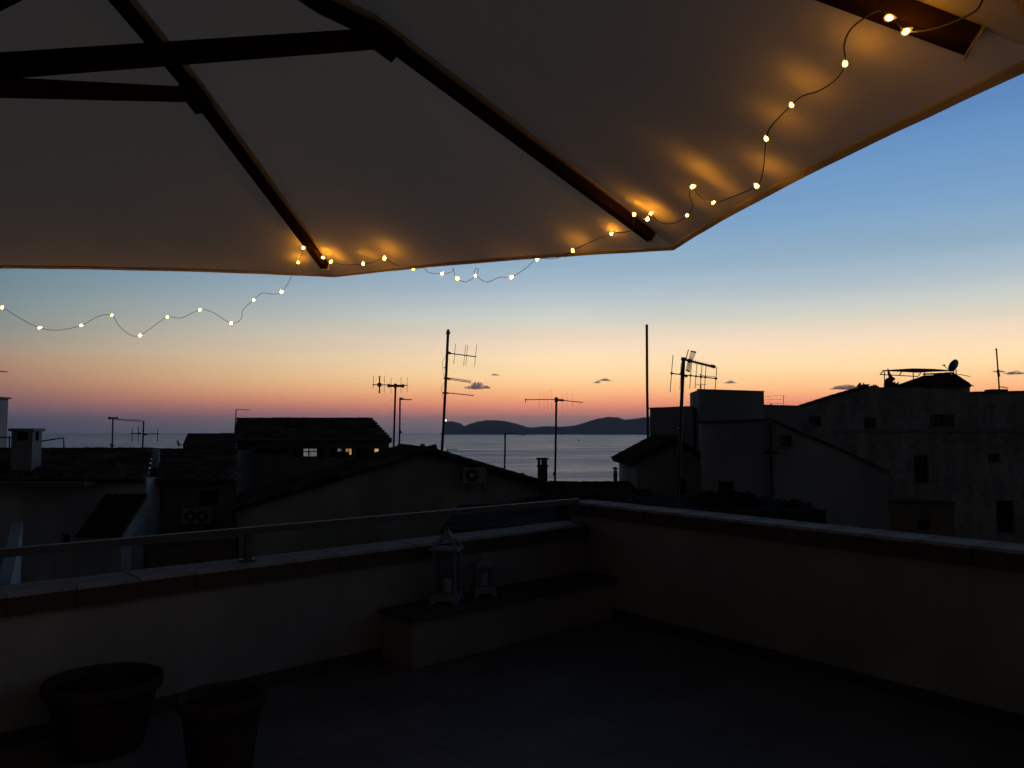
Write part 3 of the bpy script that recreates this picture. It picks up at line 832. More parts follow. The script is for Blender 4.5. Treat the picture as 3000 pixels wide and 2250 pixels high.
for i, (p, s) in enumerate(zip(pts, ST)):
    if not s[3]: continue
    o = bpy.data.objects.new('bulb', core_me); col.objects.link(o); o.parent = fairy
    o.location = p - tips[1]
    nxt = (pts[min(i + 1, len(pts) - 1)] - pts[max(i - 1, 0)]).normalized()
    tilt = (nxt * .6 + Vector((rnd.uniform(-.5, .5), rnd.uniform(-.5, .5), rnd.uniform(.2, 1)))).normalized()
    o.rotation_euler = tilt.to_track_quat('Z', 'Y').to_euler()
    k = .72 * rnd.uniform(.8, 1.25) * max(.70, min(1.0, dist[i] / 2.4)); o.scale = (k, k, k)
    q = bpy.data.objects.new('halo_shell', halo_me); col.objects.link(q); q.parent = o

# ------------------------------------------------------------------ the town
X3, Y3 = Vector((1, 0, 0)), Vector((0, 1, 0))
def fx(u, v, Y):
    p = P(u, v, Y); return (p.x, p.z)
def hole(u0, u1, v0, v1, Y):
    a, b = fx(u0, v1, Y), fx(u1, v0, Y); return (a[0], b[0], a[1], b[1])
def house_root(name, u, v, Y, label, cat='house', group=None):
    p = P(u, v, Y); return thing(name, Vector((p.x, Y, GROUND)), label, cat, group)
def facade(t, Y, pts, holes, depth_back, m, name='wall', shx=0.0, rev=.25):
    """upright wall block: outline in px at depth Y down to the ground, openings, sides and back"""
    out = [fx(u, v, Y) for u, v in pts]
    out = [(out[0][0], GROUND)] + out + [(out[-1][0], GROUND)]
    O = Vector((0, Y, 0)); nrm = -Y3
    mb = MB(); poly_wall(mb, out[::-1], [h[0] for h in holes], O, X3, nrm, rev)
    F = [O + X3 * a + Z3 * b for a, b in out]; B = [q + Y3 * depth_back + X3 * shx for q in F]
    n = len(F)
    for i in range(n):
        j = (i + 1) % n
        mb.quad(F[i], F[j], B[j], B[i])
    mb.add(B, [tuple(range(n))])
    w = mb.build(name, m, t)
    for h, kw in holes: window(t, h, O, X3, nrm, rev, **kw)
    return w
def roof_plane(t, u0, u1, v_eave, Y_eave, u0r, u1r, v_ridge, Y_ridge, over=.25, rt=True, m='roof_clay', base=True):
    e0, e1 = P(u0, v_eave, Y_eave), P(u1, v_eave, Y_eave); r0, r1 = P(u0r, v_ridge, Y_ridge), P(u1r, v_ridge, Y_ridge)
    e1.z = e0.z; r1.z = r0.z
    A = X3.copy(); S = Vector((0, Y_ridge - Y_eave, r0.z - e0.z)); SL = S.length; S.normalize()
    x0, x1 = min(e0.x, r0.x), max(e1.x, r1.x); E = Vector((x0, Y_eave, e0.z))
    Lr = x1 - x0
    a0, a1, b0, b1 = e0.x - x0, e1.x - x0, r0.x - x0, r1.x - x0
    def hi(a):
        f = 1.0
        if a < b0 and b0 > a0: f = min(f, (a - a0) / (b0 - a0))
        if a > b1 and a1 > b1: f = min(f, (a1 - a) / (a1 - b1))
        return SL * max(0, f)
    def lo(a):
        f = -over / SL
        if a < a0 and a0 > b0: f = max(f, (a0 - a) / (a0 - b0))
        if a > a1 and b1 > a1: f = max(f, (a - a1) / (b1 - a1))
        return SL * f
    tiled(t, E, A, S, Lr, lo, hi)
    if base:
        mb = MB(); n = A.cross(S).normalized(); n = n if n.z > 0 else -n
        q = [e0 - S * over, e1 - S * over, r1, r0]
        mb.hexa([a - n * .10 for a in q], [a - n * .004 for a in q]); mb.build('roof_deck', 'frame_dark', t)
    if rt: ridge(t, r0 - Z3 * .02, r1 - Z3 * .02)
    return e0, e1, r0, r1

# --- big house with lit strip windows
Y = 42.0
t = house_root('town_house', 915, 1290, Y, 'long tiled house with a row of low lit windows under its eaves')
hs = [(hole(742, 846, 1314, 1333, Y), dict(sill=False)),
      (hole(856, 948, 1312, 1341, Y), dict(sill=False, lit=[(*hole(886, 925, 1314, 1322, Y), 'blind_light', 'lit_blind'), (*hole(886, 925, 1325, 1337, Y), 'blind_light', 'lit_blind')])),
      (hole(962, 1034, 1312, 1341, Y), dict(sill=False, lit=[(*hole(986, 1000, 1315, 1323, Y), 'blind_light', 'lit_blind'), (*hole(1010, 1020, 1314, 1324, Y), 'lamp_orange', 'lit_pane'), (*hole(1021, 1027, 1314, 1332, Y), 'lamp_yellow', 'lit_pane')])),
      (hole(1042, 1124, 1312, 1341, Y), dict(sill=False, lit=[(*hole(1095, 1107, 1314, 1330, Y), 'lamp_yellow', 'lit_pane'), (*hole(1076, 1083, 1317, 1327, Y), 'plaster_ochre', 'lit_pane')]))]
facade(t, Y, [(694, 1290), (1140, 1290)], hs, 8.4, 'plaster_dark', shx=-2.4)
roof_plane(t, 688, 1148, 1289, 41.7, 694, 1090, 1227, 46)
e = P(1148, 1289, 41.7); r_ = P(1090, 1227, 46); mb = MB(); mb.add([e, r_, Vector((e.x - 2.6, 50.3, e.z))], [(0, 1, 2)]); mb.build('hip_slope', 'roof_clay', t)
mb = MB(); a = P(688, 1292, 41.45); b = P(1148, 1292, 41.45); b.z = a.z; mb.tube([a, b], .07, 8); mb.build('gutter', 'steel_dark', t)
mb = MB(); q = P(704, 1292, 41.9); mb.tube([q, Vector((q.x, q.y, GROUND))], .05, 8); mb.build('drain_pipe', 'steel_dark', t)

# --- stepped back wing to its left
t = house_root('town_house', 620, 1318, 39.5, 'small dark tiled wing with a scalloped ridge beside the long lit house')
facade(t, 39.5, [(556, 1320), (694, 1320)], [], 6, 'plaster_dark')
roof_plane(t, 548, 694, 1319, 39.3, 556, 694, 1273, 42.6)
mb = MB(); a, b = P(554, 1276, 42.3), P(540, 1308, 39.0); mb.bar(a, b, .12, .25); mb.build('verge_board', 'frame_dark', t)
p = P(521, 1299, 39)
t = thing('satellite_dish', p - Z3 * .5, 'very small satellite dish at the left end of the scalloped roof', 'satellite dish')
mb = MB(); ax = Matrix.Rotation(R(75), 3, 'Y'); mb.lathe(p, [(.001, -.03), (.1, -.02), (.16, .02)], 16, ax); mb.build('reflector', 'alu', t)
mb = MB(); mb.tube([p, p + Vector((.35, .1, -.12)), p + Vector((.5, .1, -.2))], .02, 6); mb.build('bracket', 'steel_dark', t)

# --- middle house with air conditioner
Y = 27.0
t = house_root('town_house', 570, 1403, Y, 'plain rendered house with a dark square window above a double air conditioner')
hs = [(hole(581, 640, 1436, 1482, Y), dict(frame='frame_dark')), (hole(456, 476, 1436, 1500, Y), dict(mull=False, frame='shutter_green'))]
facade(t, Y, [(446, 1405), (692, 1405)], hs, 3.7, 'plaster_dark', shx=-1.4)
roof_plane(t, 446, 694, 1404, 26.8, 450, 692, 1319, 30.5)
def ac_unit(u0, u1, v0, v1, Y, fans, label, off=.02):
    a, b = P(u0, v1, Y), P(u1, v0, Y); w, h = b.x - a.x, b.z - a.z
    t = thing('air_conditioner', a, label, 'air conditioner')
    d = .32; o = Vector((a.x, Y - off, a.z))
    mb = MB(); mb.box(o - Y3 * d, X3 * w, Y3 * d, Z3 * h)
    mb.build('casing', 'ac_casing', t)
    for cx, cr in fans:
        c = o - Y3 * (d + .004) + X3 * w * cx + Z3 * h * .5; Rx = Matrix.Rotation(R(90), 3, 'X')
        mb = MB(); mb.lathe(c, [(.001, -.003), (h * cr, -.003), (h * cr, .012), (h * cr + .015, .012), (h * cr + .015, -.003)], 24, Rx); fn = mb.build('fan_grille', 'black_plastic', t)
        mb = MB(); mb.lathe(c - Y3 * .012, [(.001, .014), (h * .10, .012), (h * .11, 0)], 16, Rx); mb.build('fan_hub', 'white_plastic', fn)
        mb = MB()
        for r_ in (.4, .6, .8): mb.tube([c - Y3 * .016 + X3 * math.cos(q) * h * cr * r_ + Z3 * math.sin(q) * h * cr * r_ for q in [2 * math.pi * i / 16 for i in range(17)]], .006, 4)
        mb.build('fan_guard', 'alu', fn)
    for k in (.15, .85):
        mb = MB(); mb.bar(o + X3 * w * k - Z3 * .03 + Y3 * off, o + X3 * w * k - Z3 * .03 - Y3 * d, .04, .04); mb.bar(o + X3 * w * k - Z3 * .3 + Y3 * off, o + X3 * w * k - Z3 * .05 - Y3 * d * .9, .03, .03); mb.build('bracket', 'steel_dark', t)
ac_unit(545, 628, 1488, 1531, 27.0, ((.30, .36), (.72, .36)), 'double fan air conditioner under the dark square window of the plain house')
# balcony slab below with ochre wall
t = house_root('balcony_wall', 570, 1585, 25.5, 'low ochre balcony wall below the double air conditioner', 'wall')
facade(t, 25.5, [(430, 1590), (692, 1572)], [], .25, 'plaster_ochre')
mb = MB(); a, b = P(428, 1590, 25.45), P(694, 1572, 25.45); mb.bar(a, b, .35, .07); mb.build('wall_cap', 'concrete', t)

# --- left house: tiled slope, chimney, fire wall
Y = 26.0
t = house_root('town_house', 220, 1405, Y, 'pale left hand house with a dark tiled slope and a lean-to roof')
hs = [(hole(288, 300, 1490, 1540, Y), dict(mull=False, sill=False)), (hole(252, 264, 1520, 1580, Y), dict(mull=False, sill=False)), (hole(180, 206, 1564, 1600, Y), dict(mull=False))]
facade(t, Y, [(-120, 1402), (430, 1402)], hs, 6, 'plaster_white')
roof_plane(t, -130, 432, 1400, 25.8, -118, 446, 1317, 29)
e0 = P(322, 1452, 25.9); e1 = P(432, 1452, 25.9); S = Vector((0, -1.9, -1.35)).normalized()
lowE = Vector((P(300, 1574, 24.3).x, 24.2, P(300, 1574, 24.2).z))
q0, q1 = P(318, 1450, 25.97), P(434, 1450, 25.97)
Sup = Vector((0, 25.97 - 24.2, q0.z - lowE.z)); SLn = Sup.length; Sup.normalize()
tiled(t, Vector((q0.x - .1, 24.2, lowE.z)), X3, Sup, q1.x - q0.x + .1, lambda a: 0, lambda a: SLn, name='lean_to_tiles', m='terracotta')
mb = MB(); mb.hexa([Vector((q0.x - .1, 24.3, GROUND)), Vector((q1.x, 24.3, GROUND)), Vector((q1.x, 25.99, GROUND)), Vector((q0.x - .1, 25.99, GROUND))],
                   [Vector((q0.x - .1, 24.3, lowE.z - .02)), Vector((q1.x, 24.3, lowE.z - .02)), Vector((q1.x, 25.99, q0.z - .06)), Vector((q0.x - .1, 25.99, q0.z - .06))]); mb.build('lean_to', 'plaster_grey', t)
# flat ledge at the eave
mb = MB(); a = P(-120, 1412, 25.2); b = P(262, 1412, 25.2); mb.box(Vector((a.x, 24.9, a.z - .12)), X3 * (b.x - a.x), Y3 * 1.05, Z3 * .12); mb.build('flat_ledge', 'plaster_dark', t)

def fire_wall(label, top, Ya, Yb, mat_='plaster_grey'):
    """free standing gable wall seen edge-on: outline of (u, v) along a plane between depths Ya and Yb"""
    n = len(top); pts = []
    for i, (u, v) in enumerate(top):
        f = i / (n - 1); pts.append(P(u, v, Ya + (Yb - Ya) * f))
    t = thing('fire_wall', Vector((pts[-1].x, pts[-1].y, GROUND)), label, 'wall')
    d = (pts[-1] - pts[0]); d.z = 0; d.normalize(); s = Vector((-d.y, d.x, 0)) * .22
    mb = MB()
    for a, b in zip(pts, pts[1:]):
        lo = [Vector((a.x, a.y, GROUND)), Vector((b.x, b.y, GROUND)), Vector((b.x, b.y, GROUND)) + s, Vector((a.x, a.y, GROUND)) + s]
        hi = [a, b, b + s, a + s]; mb.hexa(lo, hi)
    mb.build('wall_blade', mat_, t)
fire_wall('pale stepped fire wall between the left house and the plain house', [(449, 1314), (441, 1376), (434, 1440), (412, 1510), (392, 1572)], 28.8, 25.0)
fire_wall('white sloping wall end at the far left, just beyond the handrail', [(34, 1530), (24, 1575), (10, 1640), (-8, 1710)], 18.5, 16.0)

p0 = P(35, 1400, 26.4)
t = thing('chimney_stack', p0, 'broad pale chimney with a flat cap on the far left roof', 'chimney')
a, b = P(34, 1264, 26.4), P(96, 1264, 26.4); dz = a.z - P(34, 1410, 26.4).z; w = b.x - a.x
mb = MB()
# body with smoke openings near the top: four corner piers over a solid shaft
sh = dz - .30; o = Vector((a.x, 26.4, a.z - dz)); dp = .52
mb.box(o, X3 * w, Y3 * dp, Z3 * sh)
for cx in (0, w - .16):
    for cy in (0, dp - .16): mb.box(o + X3 * cx + Y3 * cy + Z3 * sh, X3 * .16, Y3 * .16, Z3 * .3)
mb.build('shaft', 'plaster_grey', t)
mb = MB(); mb.box(o + Vector((.05, .05, sh)), X3 * (w - .1), Y3 * (dp - .1), Z3 * .295); mb.build('flue', 'black_plastic', t)
mb = MB(); mb.box(o + Vector((-.07, -.07, dz)), X3 * (w + .14), Y3 * (dp + .14), Z3 * .10); mb.build('cap', 'concrete', t)
t = house_root('tower_block', -20, 1170, 34, 'tall pale block cut by the left edge of the picture', 'building')
facade(t, 34, [(-420, 1152), (-192, 1154)], [], 5, 'plaster_white')
mb = MB(); a, b = P(-192, 1153, 34), P(25, 1167, 39); mb.bar(a, b, .3, .08); mb.build('coping', 'concrete', t)
Y = 29.4
t = thing('roof_railing', P(187, 1316, Y), 'short thin roof railing behind the broad pale chimney', 'railing')
for q in ([(116, 1293), (150, 1288), (186, 1283), (188, 1316)], [(0, 1281), (36, 1281)], [(28, 1281), (28, 1318)]):
    mb = MB(); mb.tube([P(u, v, Y) for u, v in q], .028, 6); mb.build('rail', 'steel_dark', t)

# --- front gable house (turned a little to the left)
g = Vector((.964, .266, 0)); rd = Vector((-.266, .964, 0))
ap = P(1250, 1322, 27.0); SLP = .295
t = thing('town_house', Vector((ap.x, ap.y, GROUND)), 'wide dark gable fronted house with an air conditioner high on its wall', 'house')
aL, bR, dep = 6.0, 3.9, 7.0
out = [(-aL, GROUND), (-aL, ap.z - aL * SLP), (0, ap.z), (bR, ap.z - bR * SLP), (bR, GROUND)]
O = Vector((ap.x, ap.y, 0)); mb = MB(); poly_wall(mb, out[::-1], [], O, g, -rd)
F = [O + g * x + Z3 * z for x, z in out]; B = [q + rd * dep for q in F]
for i in range(5): mb.quad(F[i], F[(i + 1) % 5], B[(i + 1) % 5], B[i])
mb.add(B, [(0, 1, 2, 3, 4)]); mb.build('wall', 'plaster_cream', t)
for sgn, ln in ((-1, aL), (1, bR)):
    S = (Z3 * SLP - g * sgn).normalized(); sl = ln * math.sqrt(1 + SLP ** 2)
    E = O + g * sgn * ln + Z3 * (ap.z - ln * SLP + .03) - rd * .22
    tiled(t, E, rd, S, dep + .3, lambda a: -.3, lambda a, s=sl: s)
    # verge: row of bigger edge tiles along the gable
    mb = MB()
    k = 0.0
    while k < sl + .28:
        a = E - S * .3 + S * k; b = a + S * .46
        mb.tube([a + Z3 * .05 + Z3 * .02, b + Z3 * .05], .085, 7); k += .40
    mb.build('verge_tiles', 'roof_clay', t, kind='stuff')
    mb = MB(); q = [E - S * .3, E + S * sl, E + S * sl + rd * (dep + .3), E - S * .3 + rd * (dep + .3)]
    mb.hexa([a - Z3 * .12 for a in q], [a - Z3 * .02 for a in q]); mb.build('roof_deck', 'frame_dark', t)
ridge(t, O + Z3 * (ap.z + .06) - rd * .2, O + Z3 * (ap.z + .06) + rd * dep)
mb = MB(); a = O - g * (aL + .28) + Z3 * (ap.z - (aL + .28) * SLP - .02) - rd * .3; mb.tube([a, a + rd * dep], .07, 8); mb.build('gutter', 'steel_dark', t)
mb = MB(); q = a + g * .2 + rd * .2 - Z3 * .05; mb.tube([q, q + g * .12 - Z3 * .5, Vector((q.x, q.y, GROUND)) + g * .12], .05, 8); mb.build('drain_pipe', 'steel_dark', t)
ac_unit(1358, 1425, 1368, 1414, 27.3, ((.38, .38),), 'single fan air conditioner high on the dark gable wall, left of the sea view', off=.02)
p = P(1238, 1312, 30.5)
t = thing('roof_vent', p - Z3 * .15, 'stubby vent pipe on the ridge of the gable house', 'vent')
mb = MB(); mb.lathe(p - Z3 * .2, [(.07, 0), (.07, .24), (.11, .25), (.09, .33), (.02, .36)], 10); mb.build('pipe', 'concrete', t)
p = P(1508, 1392, 28)
t = thing('skylight', p, 'open roof hatch tilted up on the right slope of the gable house', 'roof hatch')
a, b, c_, d_ = P(1488, 1395, 27.6), P(1535, 1384, 27.8), P(1530, 1390, 28.6), P(1484, 1397, 28.4)
mb = MB(); mb.hexa([q - Z3 * .05 for q in (a, b, c_, d_)], [a, b, c_, d_]); lid = mb.build('lid', 'frame_dark', t)
mb = MB(); mb.bar(P(1520, 1389, 28), P(1518, 1402, 28), .04, .04); mb.build('stay', 'steel_dark', t)
a = P(1478, 1398, 28.0); mb = MB(); mb.box(a - Z3 * .4, X3 * .6, Y3 * .8, Z3 * .38); mb.build('kerb', 'concrete', t)

# --- low roofs in the middle
t = house_root('town_house', 1720, 1420, 30, 'low tiled roof with two chimneys in front of the sea')
facade(t, 27.5, [(1545, 1475), (1905, 1475)], [], 9, 'plaster_dark')
roof_plane(t, 1540, 1910, 1472, 27.3, 1545, 1900, 1415, 32)
t = house_root('town_house', 1560, 1480, 18, 'nearest low roof just beyond the corner of the terrace')
facade(t, 15.5, [(1300, 1575), (1640, 1560)], [], 5, 'plaster_dark')
mb = MB(); a = P(1290, 1572, 15.3); mb.box(Vector((a.x, 15.3, a.z)), X3 * (P(1650, 1572, 15.3).x - a.x), Y3 * 5.2, Z3 * .14); mb.build('flat_roof', 'bitumen', t)
Y = 30.8
a, b = P(1576, 1415, Y), P(1604, 1415, Y)
t = thing('chimney_stack', Vector((a.x, Y, a.z - .6)), 'square masonry chimney with an open top on the low roof before the sea', 'chimney')
w = b.x - a.x; zt = P(1576, 1362, Y).z; z0 = a.z - .6
mb = MB(); mb.box(Vector((a.x, Y, z0)), X3 * w, Y3 * w, Z3 * (zt - z0)); mb.box(Vector((a.x - .03, Y - .03, zt - .08)), X3 * (w + .06), Y3 * (w + .06), Z3 * .06); mb.build('shaft', 'plaster_dark', t)
zc = P(1576, 1347, Y).z
for cx in (.0, w / 2 - .05, w - .10):
    for cy in (0, w - .1): 
        mb = MB(); mb.box(Vector((a.x + cx, Y + cy, zt)), X3 * (.09 if cx != w / 2 - .05 else .12), Y3 * .09, Z3 * (zc - zt)); mb.build('pier', 'plaster_dark', t)
mb = MB(); mb.hexa([Vector((a.x - .07 + (w + .14) * i, Y - .07 + (w + .14) * j, zc)) for i, j in ((0, 0), (1, 0), (1, 1), (0, 1))], [Vector((a.x - .02 + (w + .04) * i, Y - .02 + (w + .04) * j, zc + .07)) for i, j in ((0, 0), (1, 0), (1, 1), (0, 1))]); mb.build('cap', 'roof_clay', t)
p = P(1803, 1420, 31)
t = thing('chimney_pipe', p - Z3 * .3, 'slim round chimney pipe with a small cowl at the right of the low roof', 'chimney')
h = P(1803, 1374, 31).z - p.z
mb = MB(); mb.lathe(p - Z3 * .4, [(.075, 0), (.075, h * .6 + .4), (.09, h * .62 + .4), (.09, h * .7 + .4), (.07, h * .72 + .4), (.07, h + .36)], 14); mb.build('pipe', 'concrete', t)
mb = MB(); mb.lathe(p + Z3 * (h - .02), [(.05, 0), (.11, .01), (.11, .05), (.02, .1)], 14); mb.build('cowl', 'steel_dark', t)

# --- small gable house right of the sea
Y = 30.0
t = house_root('town_house', 1965, 1300, Y, 'small gabled house with overhanging eaves at the right end of the sea view')
ax_, az = fx(1978, 1286, Y); L_, R_ = fx(1866, 1350, Y), fx(2075, 1348, Y)
facade(t, Y, [(1866, 1352), (1978, 1290), (2076, 1350)], [(hole(1985, 2012, 1400, 1450, Y), dict(mull=False))], 5, 'plaster_grey')
for (ue, ve), sg in (((1845, 1357), -1), ((2078, 1345), 1)):
    e = P(ue, ve, Y - .25); rdg = P(1979, 1285, Y - .25); S = rdg - e; S.y = 0; sl = S.length; S.normalize()
    tiled(t, Vector((e.x, Y - .25, e.z)), Y3, S, 5.4, lambda a: 0, lambda a, s=sl: s)
    mb = MB(); n = S.cross(Y3); n = n if n.z > 0 else -n
    q = [e, rdg, rdg + Y3 * 5.4, e + Y3 * 5.4]; mb.hexa([x - n * .14 for x in q], [x - n * .01 for x in q]); mb.build('roof_deck', 'frame_dark', t)
ridge(t, Vector((ax_, Y - .2, az + .05)), Vector((ax_, Y + 5, az + .05)))

# --- flat roofed block with a raised box
Y = 42.0
t = house_root('apartment_block', 2120, 1200, Y, 'plain flat roofed block with a raised square box on top', 'building')
facade(t, Y + 1, [(1904, 1197), (2030, 1192)], [], 8, 'plaster_grey', name='low_wing', shx=1.6)
facade(t, Y, [(2046, 1142), (2238, 1148)], [], 3.6, 'plaster_grey', name='raised_box', shx=.35)
facade(t, Y + .6, [(2236, 1188), (2348, 1191)], [], 7, 'plaster_grey', name='side_wing')
for (u0, v0, u1, v1, yy) in ((2045, 1141, 2239, 1147, Y - .02), (1903, 1196, 2030, 1191, Y + .98), (2239, 1187, 2348, 1190, Y + .58)):
    mb = MB(); a, b = P(u0, v0, yy), P(u1, v1, yy); mb.bar(a + Y3 * .12, b + Y3 * .12, .30, .06); mb.build('coping', 'concrete', t)
mb = MB(); a = P(2259, 1190, Y + .6); mb.tube([a, a + Z3 * .12], .05, 8); mb.build('vent', 'steel_dark', t)

# --- nearer house with a sloping roof line
Y = 28.0
t = house_root('town_house', 2250, 1240, Y, 'grey rendered house whose flat top breaks into a line sloping down right')
hs = [(hole(2284, 2320, 1276, 1308, Y), dict(mull=False)), (hole(2106, 2150, 1410, 1462, Y), dict(frame='shutter_green', mull=False, sill=False))]
facade(t, Y, [(2052, 1238), (2262, 1230), (2330, 1262), (2460, 1316), (2600, 1382)], hs, 4, 'plaster_grey', shx=.9)
cp = [P(u, v, Y - .03) for u, v in ((2048, 1237), (2262, 1229), (2330, 1261), (2460, 1315), (2606, 1384))]
mb = MB()
for a, b in zip(cp, cp[1:]): mb.bar(a + Y3 * .13, b + Y3 * .13, .34, .07)
mb.build('coping', 'roof_clay', t)
mb = MB(); q = P(2258, 1240, Y - .08); mb.tube([q, q - Z3 * 6], .05, 8); mb.build('drain_pipe', 'steel_dark', t)
mb = MB(); q = P(2258, 1326, Y - .08); mb.tube([q - X3 * .25, q + X3 * .25], .04, 6); mb.tube([q, q + Z3 * .15], .09, 8); mb.build('pipe_joint', 'steel_dark', t)

# --- long building on the right
Y = 46.0
t = house_root('long_building', 2700, 1200, Y, 'long dark stone building on the right with shuttered windows and a roof terrace', 'building')
hs = [(hole(2371, 2406, 1220, 1246, Y), dict(bars=True, mull=False)), (hole(2546, 2568, 1223, 1254, Y), dict(mull=False, shutter=(-1,))),
      (hole(2726, 2770, 1215, 1250, Y), dict(shutter=(1,))), (hole(2680, 2720, 1333, 1415, Y), dict(sill=True, frame='shutter_green')),
      (hole(2895, 2930, 1329, 1354, Y), dict(mull=False)), (hole(2922, 2970, 1467, 1562, Y), dict(frame='shutter_green'))]
facade(t, Y, [(2345, 1191), (2430, 1163), (2500, 1143), (2560, 1134), (2700, 1136), (2848, 1150), (3140, 1144)], hs, 10, 'stone_rubble', rev=.3, shx=3.8)
rp = [P(u, v, Y - .1) for u, v in ((2340, 1192), (2430, 1163), (2500, 1143), (2520, 1140))]
mb = MB()
for a, b in zip(rp, rp[1:]):
    n = max(1, int((b - a).length / .4))
    for i in range(n): mb.tube([a.lerp(b, i / n) + Z3 * .02, a.lerp(b, (i + 1.1) / n) + Z3 * .0], .09, 7)
mb.build('verge_tiles', 'roof_clay', t, kind='stuff')
mb = MB(); a, b = P(2345, 1256, Y - .02), P(3140, 1266, Y - .02); a = P(2440, 1262, Y - .02); b.z = a.z; mb.bar(a, b, .16, .14); mb.build('string_course', 'concrete', t)
mb = MB(); a, b = P(2848, 1149, Y - .05), P(3140, 1144, Y - .05); mb.bar(a + Y3 * .2, b + Y3 * .2, .5, .07); mb.build('coping', 'roof_clay', t)
mb = MB(); a = P(2908, 1146, Y + .5); mb.box(a, X3 * .9, Y3 * .8, Z3 * .12); mb.build('roof_kerb', 'concrete', t)
# stair head with hipped roof on the roof terrace
Yp = 47.0
t = house_root('stair_head', 2760, 1150, Yp, 'dark roof top hut with a hipped roof beneath the satellite dish', 'hut')
e0, e1 = P(2668, 1152, Yp), P(2842, 1152, Yp); zt = P(2760, 1134, Yp).z
t.location.z = e0.z - 1; base_of[t] = Vector(t.location)
mb = MB(); mb.box(Vector((e0.x, Yp, e0.z - 1)), X3 * (e1.x - e0.x), Y3 * 3.4, Z3 * (zt - e0.z + 1)); mb.build('wall', 'stone_rubble', t)
A_, B_, C_, D_ = P(2655, 1139, Yp - .2), P(2848, 1134, Yp - .2), P(2790, 1096, Yp + 1.6), P(2706, 1100, Yp + 1.6)
Bb, Ab = B_ + Y3 * 3.8, A_ + Y3 * 3.8
mb = MB(); mb.add([A_, B_, C_, D_, Ab, Bb], [(0, 1, 2, 3), (1, 5, 2), (5, 4, 3, 2), (4, 0, 3), (0, 4, 5, 1)]); mb.build('roof', 'roof_clay', t)
ridge(t, D_ + Z3 * .02, C_ + Z3 * .04)
ridge(t, B_ + Z3 * .02, C_ + Z3 * .02)
mb = MB(); q = P(2764, 1096, Yp + 1.6); mb.box(q - Z3 * .1 - X3 * .45, X3 * .9, Y3 * .3, Z3 * .16); mb.build('ridge_cap', 'concrete', t)

# dish
p = P(2793, 1071, 49.0)
t = thing('satellite_dish', P(2800, 1105, 49.0), 'large round satellite dish standing above the hipped hut roof', 'satellite dish')
ax = Vector((-.90, -.16, .34)).to_track_quat('Z', 'Y').to_matrix()
rr = .40
prof_ = [(.001, -.10)] + [(rr * k / 8, -.10 + .10 * (k / 8) ** 2) for k in range(1, 9)] + [(rr * 1.02, .005), (rr * k_ * 1.0, 0) if False else (rr, -.012)] + [(rr * k / 8, -.115 + .10 * (k / 8) ** 2) for k in range(7, 0, -1)]
mb = MB(); mb.lathe(p, prof_, 32, ax); mb.build('reflector', 'steel_dark', t, smooth=True)
f_ = ax @ Vector((0, 0, 1))
q = P(2766, 1071, 48.9)
mb = MB(); mb.tube([P(2782, 1085, 48.9), P(2775, 1080, 48.9), q], .018, 6); arm = mb.build('feed_arm', 'steel_dark', t)
mb = MB(); mb.cbox(q + Z3 * .02, .12, .1, .08); mb.build('receiver', 'black_plastic', arm)
for u in (2794, 2801):
    mb = MB(); mb.tube([P(u, 1083, 49.2), P(u + 1, 1112, 49.2)], .03, 8); mb.build('post', 'steel_dark', t)
mb = MB(); mb.tube([P(2801, 1098, 49.2), P(2812, 1097, 49.2), P(2842, 1103, 49.2)], .02, 6); mb.build('side_arm', 'steel_dark', t)

# awning on the roof terrace
Y = 48.0
t = thing('awning', P(2640, 1140, Y), 'dark cloth awning stretched on a thin frame over the roof terrace', 'awning')
mb = MB(); top = [(2585, 1086), (2620, 1084), (2672, 1080.5), (2735, 1082), (2786, 1086)]; bot = [(2585, 1087.5), (2620, 1088.5), (2685, 1092), (2740, 1089), (2786, 1087.5)]
F = [P(u, v, Y) for u, v in top]; G = [P(u, v, Y - 1.2) for u, v in bot]; H = [P(u, v - 1.5, Y + 1.4) for u, v in top]
for i in range(4): mb.quad(G[i], G[i + 1], F[i + 1], F[i]); mb.quad(F[i], F[i + 1], H[i + 1], H[i])
mb.build('cloth', 'canvas_dark', t)
for q in ([(2578, 1097), (2588, 1087), (2600, 1085)], [(2578, 1097), (2689, 1103), (2698, 1092)], [(2634, 1100), (2642, 1089)], [(2591, 1088), (2592, 1136)], [(2675, 1090), (2677, 1136)], [(2709, 1090), (2709, 1102)]):
    mb = MB(); mb.tube([P(u, v, Y - .6) for u, v in q], .03, 6); mb.build('frame_tube', 'steel_dark', t)

